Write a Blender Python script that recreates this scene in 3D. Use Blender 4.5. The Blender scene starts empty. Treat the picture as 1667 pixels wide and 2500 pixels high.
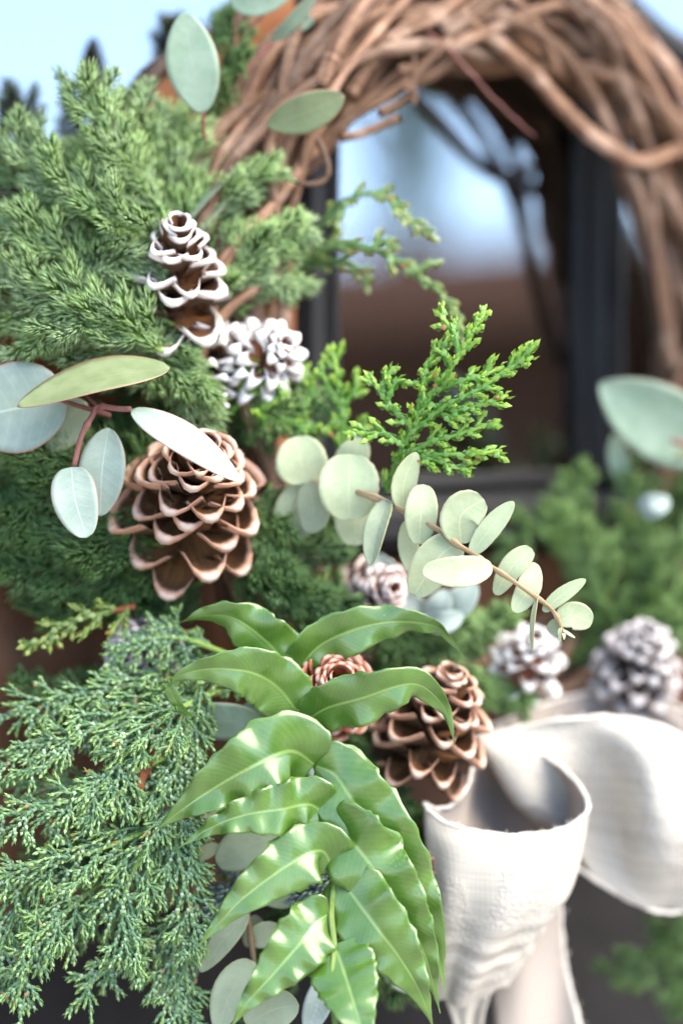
import bpy, math, random
import numpy as np
from mathutils import Vector, Matrix
scene = bpy.context.scene
rng = np.random.default_rng(11)
random.seed(11)
rad = math.radians

# ---------------------------------------------------------------- camera, sky, sun, exposure
LENS, SENSOR, W0, H0 = 85.0, 36.0, 1667.0, 2500.0
K = SENSOR / LENS / H0              # tangent per photo pixel
YAW, PITCH, DOOR, FOCUS = rad(30), rad(4), 1.225, 1.06
FWD = np.array([math.sin(YAW) * math.cos(PITCH), math.cos(YAW) * math.cos(PITCH), -math.sin(PITCH)])
RIGHT = np.array([math.cos(YAW), -math.sin(YAW), 0.0])
UP = np.cross(RIGHT, FWD)
CAM = -FWD * DOOR
cd = bpy.data.cameras.new('camera'); cam = bpy.data.objects.new('camera', cd)
scene.collection.objects.link(cam); scene.camera = cam
cd.sensor_fit = 'VERTICAL'; cd.sensor_height = SENSOR; cd.lens = LENS
cd.clip_start = 0.05; cd.clip_end = 500
cd.dof.use_dof = True; cd.dof.focus_distance = FOCUS; cd.dof.aperture_fstop = 1.95
LEAN = Matrix.Rotation(rad(-9), 4, 'X')      # the door is propped leaning back; everything on it is turned at the end
mw = Matrix.Identity(4)
for r_ in range(3):
    mw[r_][0], mw[r_][1], mw[r_][2], mw[r_][3] = RIGHT[r_], UP[r_], -FWD[r_], CAM[r_]
cam.matrix_world = LEAN @ mw

SUN = -FWD * 0.45 + UP * 0.85 + RIGHT * 0.72
SUN = np.array(LEAN.to_3x3() @ Vector(SUN / np.linalg.norm(SUN)))
world = bpy.data.worlds.new('World'); scene.world = world; world.use_nodes = True
wn = world.node_tree
sky = wn.nodes.new('ShaderNodeTexSky'); sky.sky_type = 'NISHITA'; sky.sun_disc = False
sky.sun_elevation = math.asin(SUN[2]); sky.sun_rotation = math.atan2(SUN[0], SUN[1])
sky.air_density = 1.0; sky.dust_density = 0.6; sky.ozone_density = 1.5; sky.altitude = 200
bg = wn.nodes['Background']; bg.inputs['Strength'].default_value = 0.14
tcw = wn.nodes.new('ShaderNodeTexCoord'); cn = wn.nodes.new('ShaderNodeTexNoise'); cn.inputs['Scale'].default_value = 3.4; cn.inputs['Detail'].default_value = 5
mpw = wn.nodes.new('ShaderNodeMapping'); mpw.inputs['Scale'].default_value = (1, 1, 2.2); mpw.inputs['Location'].default_value = (0.9, 0.2, 0.0)
wn.links.new(tcw.outputs['Generated'], mpw.inputs[0]); wn.links.new(mpw.outputs[0], cn.inputs['Vector'])
cr = wn.nodes.new('ShaderNodeMapRange'); cr.interpolation_type = 'SMOOTHSTEP'; cr.inputs[1].default_value = 0.53; cr.inputs[2].default_value = 0.72; cr.inputs[4].default_value = 0.8
wn.links.new(cn.outputs['Fac'], cr.inputs[0])
cm = wn.nodes.new('ShaderNodeMix'); cm.data_type = 'RGBA'; cm.inputs[7].default_value = (8.2, 7.9, 7.4, 1)
wn.links.new(cr.outputs[0], cm.inputs[0]); wn.links.new(sky.outputs[0], cm.inputs[6]); wn.links.new(cm.outputs[2], bg.inputs[0])
sl = bpy.data.lights.new('sun', 'SUN'); sl.energy = 2.25; sl.angle = rad(60); sl.color = (1, 0.87, 0.67)
so = bpy.data.objects.new('sun', sl); scene.collection.objects.link(so)
so.rotation_euler = Vector(SUN).to_track_quat('Z', 'Y').to_euler()
scene.view_settings.view_transform = 'Standard'; scene.view_settings.look = 'None'
scene.view_settings.gamma = 1; scene.view_settings.exposure = 2.22
scene.cycles.use_denoising = True
scene.cycles.max_bounces = 8; scene.cycles.transparent_max_bounces = 8
scene.cycles.caustics_reflective = False; scene.cycles.caustics_refractive = False
scene.cycles.blur_glossy = 0.3

# ---------------------------------------------------------------- helpers
PX = FOCUS * K                      # metres per photo pixel at the focused distance
def Z(px, py, z=0.0):
    """point seen at photo pixel (px,py), z centimetres behind the focused distance"""
    dep = FOCUS + z / 100
    return CAM + dep * (FWD + RIGHT * (px - W0 / 2) * K + UP * (H0 / 2 - py) * K)
def P(px, py, d=0.0):
    """point at that pixel lying d metres in front of the door face (plane y = 0)"""
    r = FWD + RIGHT * (px - W0 / 2) * K + UP * (H0 / 2 - py) * K
    return CAM + r * ((-d - CAM[1]) / r[1])
def nrm(v):
    v = np.asarray(v, float)
    return v / np.maximum(np.linalg.norm(v, axis=-1, keepdims=True), 1e-9)
def spline(pts, n, closed=False):
    p = np.array(pts, float)
    if closed: q = np.vstack([p[-1:], p, p[:2]]); m = len(p)
    else: q = np.vstack([2 * p[0] - p[1], p, 2 * p[-1] - p[-2]]); m = len(p) - 1
    t = np.linspace(0, m, n, endpoint=not closed); t = np.minimum(t, m - 1e-9)
    i = t.astype(int); f = (t - i)[:, None]
    a, b, c, d = q[i], q[i + 1], q[i + 2], q[i + 3]
    return 0.5 * (2 * b + (c - a) * f + (2 * a - 5 * b + 4 * c - d) * f ** 2 + (3 * b - a - 3 * c + d) * f ** 3)
def frames(S):
    T = nrm(np.gradient(S, axis=0))
    a = np.array([0, 0, 1.0]) if abs(T[0][2]) < 0.9 else np.array([1.0, 0, 0])
    N = np.zeros_like(S); n = nrm(np.cross(T[0], a))
    for i in range(len(S)):
        n = n - T[i] * np.dot(n, T[i]); n = nrm(n); N[i] = n
    return T, N, np.cross(T, N)

class MB:
    def __init__(self): self.v, self.l, self.t, self.q, self.n = [], [], [], [], 0
    def add(self, v, luv, tris=None, quads=None):
        v = np.asarray(v, float).reshape(-1, 3); luv = np.asarray(luv, float).reshape(-1, 3)
        self.v.append(v); self.l.append(luv)
        if tris is not None and len(tris): self.t.append(np.asarray(tris, int).reshape(-1, 3) + self.n)
        if quads is not None and len(quads): self.q.append(np.asarray(quads, int).reshape(-1, 4) + self.n)
        self.n += len(v)
    def build(self, name, mat, parent=None, kind=None, smooth=True):
        v = np.vstack(self.v); l = np.vstack(self.l)
        org = np.zeros(3)
        if parent is not None:
            o_ = parent
            while o_ is not None: org += np.array(o_.location); o_ = o_.parent
        v = v - org
        t = np.vstack(self.t) if self.t else np.zeros((0, 3), int)
        q = np.vstack(self.q) if self.q else np.zeros((0, 4), int)
        me = bpy.data.meshes.new(name)
        me.vertices.add(len(v)); me.vertices.foreach_set('co', v.astype(np.float32).ravel())
        li = np.concatenate([t.ravel(), q.ravel()]).astype(np.int32)
        me.loops.add(len(li)); me.loops.foreach_set('vertex_index', li)
        ls = np.concatenate([np.arange(len(t)) * 3, len(t) * 3 + np.arange(len(q)) * 4]).astype(np.int32)
        me.polygons.add(len(ls)); me.polygons.foreach_set('loop_start', ls)
        me.polygons.foreach_set('use_smooth', np.full(len(ls), smooth, bool))
        at = me.attributes.new('luv', 'FLOAT_VECTOR', 'POINT'); at.data.foreach_set('vector', l.astype(np.float32).ravel())
        me.update(calc_edges=True); me.validate()
        me.materials.append(mat)
        o = bpy.data.objects.new(name, me); scene.collection.objects.link(o)
        if parent is not None: o.parent = parent
        if kind: o['kind'] = kind
        return o
def tag(o, label=None, cat=None, group=None, kind=None):
    for k_, v_ in (('label', label), ('category', cat), ('group', group), ('kind', kind)):
        if v_: o[k_] = v_
    return o
def thing(name, base, label, cat, group=None):
    o = bpy.data.objects.new(name, None); scene.collection.objects.link(o)
    o.location = Vector(base); o.empty_display_size = 0.01
    return tag(o, label, cat, group)
def tube(mb, S, r, ns=8, r3=None, ru=0.0):
    S = np.asarray(S, float); n = len(S)
    r = np.broadcast_to(np.asarray(r, float), (n,))
    T, N, B = frames(S)
    a = np.linspace(0, 2 * np.pi, ns, endpoint=False)
    rr = r[:, None] * (1 + ru * rng.normal(size=(n, ns)))
    V = S[:, None] + rr[..., None] * (np.cos(a)[None, :, None] * N[:, None] + np.sin(a)[None, :, None] * B[:, None])
    arc = np.concatenate([[0], np.cumsum(np.linalg.norm(np.diff(S, axis=0), axis=1))])
    L = np.zeros((n, ns, 3)); L[..., 0] = a / 6.2832; L[..., 1] = arc[:, None]; L[..., 2] = rng.random() if r3 is None else r3
    i = np.arange(n - 1)[:, None] * ns; j = np.arange(ns)[None]; k = (j + 1) % ns
    Q = np.stack([i + j, i + k, i + ns + k, i + ns + j], -1).reshape(-1, 4)
    V = np.vstack([V.reshape(-1, 3), S[:1], S[-1:]]); L = np.vstack([L.reshape(-1, 3), [[0, 0, L[0, 0, 2]]], [[0, arc[-1], L[0, 0, 2]]]])
    c0, c1 = n * ns, n * ns + 1
    Tt = [(c0, (jj + 1) % ns, jj) for jj in range(ns)] + [(c1, (n - 1) * ns + jj, (n - 1) * ns + (jj + 1) % ns) for jj in range(ns)]
    mb.add(V, L, Tt, Q)
def extrude_poly(mb, pts, y0, y1, r=0.0):
    """polygon given by (x,z) points, extruded from y0 (front) to y1"""
    n = len(pts); p = np.array(pts)
    V = [(x, y0, z) for x, z in p] + [(x, y1, z) for x, z in p]
    cx, cz = p.mean(0)
    Q = [(i, (i + 1) % n, n + (i + 1) % n, n + i) for i in range(n)]
    mb.add(V, np.zeros((2 * n, 3)) + [0, 0, r], None, Q)
    from mathutils.geometry import tessellate_polygon
    tr = tessellate_polygon([[Vector((x, z, 0)) for x, z in p]])
    mb.add([(x, y0, z) for x, z in p], np.zeros((n, 3)) + [0, 0, r], [list(t) for t in tr])
def box(mb, x0, x1, y0, y1, z0, z1, r=0.0, bev=0.0):
    b = bev
    V = []
    for (x, y, z) in [(x0, y0, z0), (x1, y0, z0), (x1, y1, z0), (x0, y1, z0), (x0, y0, z1), (x1, y0, z1), (x1, y1, z1), (x0, y1, z1)]: V.append((x, y, z))
    Q = [(0, 1, 2, 3), (4, 7, 6, 5), (2, 6, 7, 3), (1, 5, 6, 2), (0, 3, 7, 4)]
    if b <= 0:
        mb.add(V, np.zeros((8, 3)) + [0, 0, r], None, Q + [(0, 4, 5, 1)]); return
    # chamfered front edge
    V = [(x0, y0 + b, z0), (x1, y0 + b, z0), (x1, y1, z0), (x0, y1, z0), (x0, y0 + b, z1), (x1, y0 + b, z1), (x1, y1, z1), (x0, y1, z1),
         (x0 + b, y0, z0 + b), (x1 - b, y0, z0 + b), (x1 - b, y0, z1 - b), (x0 + b, y0, z1 - b)]
    Q += [(8, 9, 10, 11), (0, 1, 9, 8), (1, 5, 10, 9), (5, 4, 11, 10), (4, 0, 8, 11)]
    mb.add(V, np.zeros((12, 3)) + [0, 0, r], None, Q)

# ---------------------------------------------------------------- materials
class NT:
    def __init__(self, name):
        self.m = bpy.data.materials.new(name); self.m.use_nodes = True
        self.t = self.m.node_tree; self.b = self.t.nodes['Principled BSDF']; self.out = self.t.nodes['Material Output']
        a = self.n('ShaderNodeAttribute'); a.attribute_name = 'luv'
        s = self.n('ShaderNodeSeparateXYZ'); self.lk(a.outputs['Vector'], s.inputs[0])
        self.vec = a.outputs['Vector']; self.u, self.v, self.w = s.outputs
        self.tc = self.n('ShaderNodeTexCoord')
    def n(self, t): return self.t.nodes.new(t)
    def lk(self, a, b):
        if hasattr(a, 'is_output'): self.t.links.new(a, b)
        else: b.default_value = a
    def math(self, op, a, b=0.0, c=None):
        n = self.n('ShaderNodeMath'); n.operation = op; self.lk(a, n.inputs[0]); self.lk(b, n.inputs[1])
        if c is not None: self.lk(c, n.inputs[2])
        return n.outputs[0]
    def ramp(self, x, a, b, lo=0.0, hi=1.0):
        n = self.n('ShaderNodeMapRange'); n.interpolation_type = 'SMOOTHSTEP'
        self.lk(x, n.inputs[0])
        for i, k in enumerate((a, b, lo, hi)): n.inputs[i + 1].default_value = k
        if a > b:
            n.inputs[1].default_value, n.inputs[2].default_value, n.inputs[3].default_value, n.inputs[4].default_value = b, a, hi, lo
        return n.outputs[0]
    def mix(self, f, a, b):
        n = self.n('ShaderNodeMix'); n.data_type = 'RGBA'; self.lk(f, n.inputs[0])
        for k, x in ((6, a), (7, b)):
            if hasattr(x, 'is_output'): self.lk(x, n.inputs[k])
            else: n.inputs[k].default_value = (*x, 1)
        return n.outputs[2]
    def noise(self, scale, detail=3, vec=None, rough=0.55):
        n = self.n('ShaderNodeTexNoise'); n.inputs['Scale'].default_value = scale; n.inputs['Detail'].default_value = detail
        n.inputs['Roughness'].default_value = rough
        self.lk(vec if vec is not None else self.tc.outputs['Object'], n.inputs['Vector']); return n.outputs['Fac']
    def mapping(self, vec, sc):
        n = self.n('ShaderNodeMapping'); n.inputs['Scale'].default_value = sc; self.lk(vec, n.inputs['Vector']); return n.outputs[0]
    def oi(self): return self.n('ShaderNodeObjectInfo').outputs['Random']
    def bump(self, h, strength=0.3, dist=0.001):
        n = self.n('ShaderNodeBump'); n.inputs['Strength'].default_value = strength; n.inputs['Distance'].default_value = dist
        self.lk(h, n.inputs['Height']); self.lk(n.outputs[0], self.b.inputs['Normal']); return n.outputs[0]
    def fin(self, col, rough=0.5, spec=0.5, transl=0.0, tcol=None, nor=None):
        self.lk(col, self.b.inputs['Base Color']) if hasattr(col, 'is_output') else setattr(self.b.inputs['Base Color'], 'default_value', (*col, 1))
        self.lk(rough, self.b.inputs['Roughness']); self.b.inputs['Specular IOR Level'].default_value = spec
        if transl > 0:
            t = self.n('ShaderNodeBsdfTranslucent')
            c = tcol if tcol is not None else col
            if hasattr(c, 'is_output'): self.lk(c, t.inputs[0])
            else: t.inputs[0].default_value = (*c, 1)
            x = self.n('ShaderNodeMixShader'); x.inputs[0].default_value = transl
            self.lk(self.b.outputs[0], x.inputs[1]); self.lk(t.outputs[0], x.inputs[2]); self.lk(x.outputs[0], self.out.inputs[0])
        return self.m

def leaf_mat(name, top, top2, back, rim, mid, rough=0.5, spec=0.4, rimw=0.05, transl=0.18, veins=10, vb=0.25, midw=0.035, mottle=90, sheen=0.25):
    m = NT(name)
    au = m.math('ABSOLUTE', m.u)
    mot = m.noise(mottle, 4)
    c = m.mix(m.ramp(mot, 0.35, 0.65), top, top2)
    hv = m.math('MULTIPLY_ADD', m.oi(), 0.22, 0.88)
    sc = m.n('ShaderNodeHueSaturation'); m.lk(hv, sc.inputs['Value']); m.lk(c, sc.inputs['Color']); c = sc.outputs[0]
    vn = m.math('SINE', m.math('MULTIPLY', m.math('SUBTRACT', m.v, m.math('MULTIPLY', au, 0.16)), veins * 6.2832))
    vline = m.ramp(vn, 0.9, 1.0)
    c = m.mix(m.math('MULTIPLY', vline, 0.16), c, mid)
    c = m.mix(m.math('MULTIPLY', m.ramp(m.noise(700, 2), 0.66, 0.73), 0.4), c, rim)
    c = m.mix(m.math('MULTIPLY', m.ramp(m.noise(30, 5, None, 0.7), 0.5, 0.7), 0.35), c, back)
    c = m.mix(m.ramp(m.w, 0.4, 0.6), c, back)
    c = m.mix(m.math('MULTIPLY', m.ramp(au, midw, midw * 0.3), 0.75), c, mid)
    edge = m.math('MAXIMUM', au, m.ramp(m.v, 0.93, 1.0, 0.0, 0.975))
    c = m.mix(m.math('MULTIPLY', m.ramp(edge, 1 - rimw, 1 - rimw * 0.25), 0.85), c, rim)
    h = m.math('ADD', m.math('MULTIPLY', vn, 0.2), m.math('MULTIPLY', m.noise(500, 3), 1.0))
    m.bump(h, vb, 0.0006)
    return m.fin(c, m.math('MULTIPLY_ADD', mot, 0.2, rough - 0.1), spec, transl)
M = {}
M['euc_pale'] = leaf_mat('eucalyptus_pale_green', (0.38, 0.46, 0.28), (0.46, 0.53, 0.34), (0.34, 0.41, 0.24), (0.50, 0.36, 0.20), (0.58, 0.62, 0.38), 0.55, 0.3, 0.035, 0.22, 9, 0.08)
M['euc_blue'] = leaf_mat('eucalyptus_blue_grey', (0.25, 0.335, 0.285), (0.31, 0.395, 0.34), (0.24, 0.31, 0.20), (0.36, 0.17, 0.13), (0.42, 0.50, 0.44), 0.55, 0.35, 0.05, 0.12, 8, 0.15)
M['euc_sage'] = leaf_mat('eucalyptus_sage', (0.19, 0.28, 0.20), (0.24, 0.33, 0.25), (0.15, 0.20, 0.11), (0.30, 0.20, 0.14), (0.28, 0.34, 0.26), 0.5, 0.35, 0.04, 0.12, 8, 0.15)
M['euc_olive'] = leaf_mat('eucalyptus_olive_back', (0.16, 0.21, 0.10), (0.20, 0.25, 0.13), (0.16, 0.21, 0.10), (0.36, 0.16, 0.11), (0.25, 0.26, 0.14), 0.5, 0.4, 0.07, 0.15, 8, 0.15)
M['euc_dull'] = leaf_mat('eucalyptus_dull_green', (0.27, 0.33, 0.22), (0.32, 0.38, 0.26), (0.28, 0.34, 0.2), (0.42, 0.40, 0.14), (0.36, 0.4, 0.27), 0.55, 0.3, 0.05, 0.15, 8, 0.15)
def fern_mat():
    m = NT('holly_fern_leaf')
    au = m.math('ABSOLUTE', m.u)
    mot = m.noise(60, 4)
    c = m.mix(m.ramp(mot, 0.3, 0.7), (0.060, 0.150, 0.014), (0.105, 0.215, 0.034))
    fib = m.noise(1, 3, m.mapping(m.vec, (26, 26, 1)))
    st = m.math('SINE', m.math('MULTIPLY', m.math('SUBTRACT', m.v, m.math('MULTIPLY', au, 0.12)), 230.0))
    c = m.mix(m.math('MULTIPLY', m.ramp(st, 0.2, 1.0), 0.07), c, (0.24, 0.38, 0.10))
    c = m.mix(m.math('MULTIPLY', m.ramp(m.noise(38, 3), 0.5, 0.72), 0.3), c, (0.17, 0.27, 0.085))
    c = m.mix(m.math('MULTIPLY', m.ramp(m.noise(420, 2), 0.70, 0.76), 0.5), c, (0.30, 0.28, 0.10))
    c = m.mix(m.math('MULTIPLY', m.ramp(fib, 0.55, 0.75), 0.2), c, (0.05, 0.13, 0.015))
    c = m.mix(m.ramp(m.w, 0.4, 0.6), c, (0.11, 0.24, 0.03))
    c = m.mix(m.math('MULTIPLY', m.ramp(au, 0.07, 0.015), 0.7), c, (0.26, 0.40, 0.10))
    c = m.mix(m.math('MULTIPLY', m.ramp(au, 0.94, 1.0), 0.25), c, (0.17, 0.28, 0.05))
    h = m.math('ADD', m.math('MULTIPLY', m.math('MULTIPLY', st, m.ramp(m.noise(90, 2), 0.3, 0.7)), 0.14), m.math('MULTIPLY', m.noise(240, 3), 0.9))
    m.bump(h, 0.25, 0.0006)
    m.b.inputs['Coat Weight'].default_value = 0.8; m.b.inputs['Coat Roughness'].default_value = 0.23; m.b.inputs['Coat IOR'].default_value = 1.75
    return m.fin(c, m.math('MULTIPLY_ADD', mot, 0.15, 0.3), 0.35, 0.22, (0.18, 0.38, 0.03))
M['fern'] = fern_mat()
def needle_mat(name, a, b, pale, tip, transl=0.32):
    m = NT(name)
    c = m.mix(m.w, a, b)
    c = m.mix(m.math('MULTIPLY', m.ramp(m.u, 0.3, 0.9), 0.45), c, pale)
    c = m.mix(m.math('MULTIPLY', m.ramp(m.v, 0.55, 1.0), 0.6), c, tip)
    c = m.mix(m.math('MULTIPLY', m.ramp(m.noise(45, 2), 0.4, 0.7), 0.35), c, pale)
    return m.fin(c, 0.42, 0.5, transl)
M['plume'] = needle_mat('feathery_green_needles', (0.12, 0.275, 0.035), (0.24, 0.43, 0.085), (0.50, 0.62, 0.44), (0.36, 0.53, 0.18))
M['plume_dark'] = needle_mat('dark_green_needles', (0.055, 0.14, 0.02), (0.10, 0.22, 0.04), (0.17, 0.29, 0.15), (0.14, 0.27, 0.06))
M['plume_far'] = needle_mat('mid_green_needles', (0.09, 0.22, 0.03), (0.16, 0.31, 0.07), (0.28, 0.42, 0.22), (0.26, 0.42, 0.10))
M['fir'] = needle_mat('blue_grey_fir_needles', (0.10, 0.18, 0.15), (0.16, 0.26, 0.22), (0.4, 0.48, 0.48), (0.25, 0.34, 0.3))
def scale_leaf_mat(name, old, old2, frost, tip):
    m = NT(name)       # u: along one scale, v: towards the twig's end, w: random
    c = m.mix(m.w, old, old2)
    c = m.mix(m.math('MULTIPLY', m.math('MULTIPLY', m.ramp(m.u, 0.75, 0.2), m.ramp(m.w, 0.25, 0.8)), 0.6), c, frost)
    c = m.mix(m.math('MULTIPLY', m.ramp(m.v, 0.45, 1.0), 0.85), c, tip)
    c = m.mix(m.math('MULTIPLY', m.ramp(m.w, 0.985, 0.99), 0.9), c, (0.30, 0.12, 0.04))
    return m.fin(c, 0.4, 0.5, 0.12)
M['juniper'] = scale_leaf_mat('blue_green_juniper_scales', (0.08, 0.18, 0.08), (0.15, 0.27, 0.13), (0.50, 0.58, 0.48), (0.22, 0.36, 0.11))
M['cypress'] = scale_leaf_mat('bright_green_cypress_scales', (0.07, 0.20, 0.02), (0.13, 0.29, 0.04), (0.30, 0.42, 0.22), (0.26, 0.42, 0.05))
M['thuja'] = scale_leaf_mat('olive_green_arborvitae_scales', (0.09, 0.15, 0.03), (0.15, 0.22, 0.05), (0.2, 0.28, 0.1), (0.26, 0.33, 0.07))
M['arc'] = scale_leaf_mat('dull_green_cypress_scales', (0.09, 0.19, 0.05), (0.14, 0.25, 0.08), (0.24, 0.34, 0.2), (0.26, 0.30, 0.08))
def bark_mat(name, a, b, hi, scl=1.0, rough=0.6, spec=0.4):
    m = NT(name)
    st = m.noise(1, 4, m.mapping(m.vec, (14, 60 * scl, 3)))
    big = m.noise(40, 3)
    c = m.mix(m.ramp(st, 0.3, 0.7), a, b)
    c = m.mix(m.math('MULTIPLY', m.ramp(big, 0.5, 0.7), 0.6), c, hi)
    hv = m.math('MULTIPLY_ADD', m.w, 0.85, 0.42)
    sc = m.n('ShaderNodeHueSaturation'); m.lk(hv, sc.inputs['Value']); m.lk(c, sc.inputs['Color']); c = sc.outputs[0]
    m.bump(m.math('ADD', st, big), 0.8, 0.0018)
    return m.fin(c, rough, spec)
M['vine'] = bark_mat('grapevine_bark', (0.085, 0.04, 0.022), (0.25, 0.14, 0.082), (0.44, 0.30, 0.22))
M['twig_red'] = bark_mat('reddish_twig_bark', (0.22, 0.07, 0.06), (0.33, 0.13, 0.11), (0.45, 0.25, 0.22))
M['twig_tan'] = bark_mat('tan_twig_bark', (0.44, 0.30, 0.15), (0.56, 0.42, 0.25), (0.58, 0.48, 0.3))
M['twig_rust'] = bark_mat('rust_brown_twig_bark', (0.20, 0.055, 0.02), (0.32, 0.10, 0.035), (0.36, 0.14, 0.06))
M['twig_green'] = bark_mat('green_rachis', (0.16, 0.28, 0.04), (0.24, 0.37, 0.08), (0.3, 0.42, 0.12), 0.5, 0.4)
def cone_mat(name, inner, inner2, dark, lip, tip, frost=0.0, start=0.84, side=0.95):
    m = NT(name)       # u across, v along the scale, w = 1 underneath
    au = m.math('ABSOLUTE', m.u)
    nz = m.noise(160, 3)
    e = m.math('MAXIMUM', m.v, m.math('MULTIPLY', m.math('POWER', m.math('MAXIMUM', m.v, 0.001), 0.6), m.math('MULTIPLY', au, side)))
    e = m.math('ADD', e, m.math('MULTIPLY', m.math('SUBTRACT', nz, 0.5), 0.12))
    st = m.noise(1, 3, m.mapping(m.vec, (7, 1.2, 1)))
    c = m.mix(m.ramp(st, 0.35, 0.65), inner, inner2)
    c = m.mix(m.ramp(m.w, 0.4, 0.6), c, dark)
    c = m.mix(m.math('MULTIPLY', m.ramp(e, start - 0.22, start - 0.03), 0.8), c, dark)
    c = m.mix(m.ramp(e, start - 0.01, start + 0.06), c, lip)
    t = m.math('MULTIPLY', m.ramp(m.v, 0.93, 1.0), m.ramp(au, 0.5, 0.15))
    c = m.mix(m.math('MULTIPLY', t, 0.7), c, tip)
    if frost > 0:
        f = m.math('MULTIPLY', m.ramp(m.math('ADD', e, m.math('MULTIPLY', m.math('SUBTRACT', m.noise(260, 4), 0.5), 0.5)), start - 0.02, start + 0.1), frost)
        c = m.mix(f, c, (0.80, 0.79, 0.78))
    hv = m.math('MULTIPLY_ADD', m.oi(), 0.35, 0.82)
    sc = m.n('ShaderNodeHueSaturation'); m.lk(hv, sc.inputs['Value']); m.lk(c, sc.inputs['Color']); c = sc.outputs[0]
    m.bump(m.math('ADD', st, m.noise(420, 2)), 0.4, 0.0006)
    return m.fin(c, 0.55, 0.35)
M['cone'] = cone_mat('brown_pine_cone_scale', (0.26, 0.12, 0.045), (0.15, 0.07, 0.03), (0.06, 0.036, 0.02), (0.46, 0.26, 0.18), (0.66, 0.54, 0.46), 0.0, 0.88)
M['cone_tip'] = cone_mat('white_tipped_cone_scale', (0.20, 0.08, 0.03), (0.12, 0.05, 0.02), (0.07, 0.04, 0.025), (0.42, 0.23, 0.15), (0.7, 0.65, 0.6), 0.8, 0.88, 0.62)
M['cone_frost'] = cone_mat('frosted_cone_scale', (0.32, 0.13, 0.07), (0.25, 0.10, 0.05), (0.20, 0.09, 0.06), (0.5, 0.3, 0.22), (0.8, 0.79, 0.77), 1.0, 0.66)
M['cone_pink'] = cone_mat('pinkish_cone_scale', (0.38, 0.15, 0.10), (0.30, 0.11, 0.07), (0.24, 0.10, 0.07), (0.50, 0.25, 0.20), (0.75, 0.66, 0.62), 0.45, 0.66)
M['cone_red'] = cone_mat('red_brown_tight_cone_scale', (0.30, 0.085, 0.035), (0.22, 0.06, 0.025), (0.15, 0.05, 0.025), (0.36, 0.13, 0.07), (0.62, 0.42, 0.36), 0.0, 0.6)
M['cone_dark'] = cone_mat('dark_grey_tipped_cone_scale', (0.07, 0.045, 0.035), (0.05, 0.03, 0.025), (0.04, 0.025, 0.02), (0.36, 0.30, 0.29), (0.6, 0.58, 0.6), 0.3, 0.7)
M['core'] = bark_mat('cone_core', (0.07, 0.035, 0.02), (0.10, 0.05, 0.03), (0.12, 0.06, 0.035))
def linen_mat():
    m = NT('off_white_linen')
    obj = m.tc.outputs['Object']
    w1 = m.n('ShaderNodeTexWave'); w1.bands_direction = 'X'; w1.inputs['Scale'].default_value = 190; w1.inputs['Distortion'].default_value = 1.2; m.lk(obj, w1.inputs[0])
    w2 = m.n('ShaderNodeTexWave'); w2.bands_direction = 'Z'; w2.inputs['Scale'].default_value = 190; w2.inputs['Distortion'].default_value = 1.2; m.lk(obj, w2.inputs[0])
    weave = m.math('ADD', w1.outputs['Fac'], w2.outputs['Fac'])
    slub = m.noise(1, 3, m.mapping(m.vec, (3, 60, 1)))
    wv_ = weave
    vo = m.n('ShaderNodeTexVoronoi'); vo.feature = 'DISTANCE_TO_EDGE'; vo.inputs['Scale'].default_value = 330; m.lk(obj, vo.inputs['Vector'])
    lace = m.ramp(vo.outputs['Distance'], 0.02, 0.22)
    patch = m.ramp(m.noise(26, 1), 0.50, 0.56)
    lh = m.math('MULTIPLY', m.math('MULTIPLY', m.math('SUBTRACT', 1.0, lace), patch), 1.4)
    c = m.mix(m.ramp(slub, 0.3, 0.7), (0.41, 0.385, 0.335), (0.51, 0.48, 0.425))
    c = m.mix(m.math('MULTIPLY', m.math('MULTIPLY', lace, patch), 0.0), c, (0.66, 0.62, 0.57))
    c = m.mix(m.math('MULTIPLY', m.ramp(wv_, 0.5, 1.5), 0.22), c, (0.33, 0.305, 0.265))
    c = m.mix(m.math('MULTIPLY', m.math('MULTIPLY', m.math('SUBTRACT', 1.0, lace), patch), 0.42), c, (0.33, 0.315, 0.30))
    h = m.math('ADD', m.math('ADD', m.math('MULTIPLY', weave, 0.15), m.math('MULTIPLY', slub, 0.25)), lh)
    m.bump(h, 0.35, 0.0009)
    return m.fin(c, 0.85, 0.15, 0.03, (0.7, 0.64, 0.56))
M['linen'] = linen_mat()
M['linen_shaded'] = NT('taupe_linen_painted_shade').fin((0.36, 0.315, 0.28), 0.9, 0.1, 0.03)  # darker linen copy; shade inside loops and on the tail put into its colour
M['thread'] = NT('linen_thread').fin((0.80, 0.76, 0.69), 0.9, 0.1, 0.2)
def wood_mat(name, a, b, c3, rough=0.45):
    m = NT(name)
    g = m.noise(1, 5, m.mapping(m.tc.outputs['Object'], (55, 30, 4)))
    g2 = m.noise(1, 3, m.mapping(m.tc.outputs['Object'], (9, 9, 2.2)))
    c = m.mix(m.ramp(g, 0.3, 0.7), a, b)
    c = m.mix(m.math('MULTIPLY', m.ramp(g2, 0.45, 0.7), 0.5), c, c3)
    m.bump(g, 0.3, 0.001)
    return m.fin(c, rough, 0.4)
M['wood'] = wood_mat('brown_door_wood', (0.055, 0.024, 0.012), (0.10, 0.045, 0.022), (0.13, 0.065, 0.035))
M['wood_warm'] = wood_mat('warm_brown_door_wood', (0.17, 0.055, 0.015), (0.25, 0.09, 0.028), (0.28, 0.12, 0.045))
M['backboard'] = wood_mat('dark_backing_wood', (0.035, 0.018, 0.011), (0.06, 0.03, 0.018), (0.075, 0.04, 0.026), 0.6)
M['timber'] = NT('weathered_dark_timber').fin((0.14, 0.078, 0.055), 1.0, 0.0)
M['plaster'] = NT('beige_plaster').fin((0.34, 0.26, 0.20), 1.0, 0.0)
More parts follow.
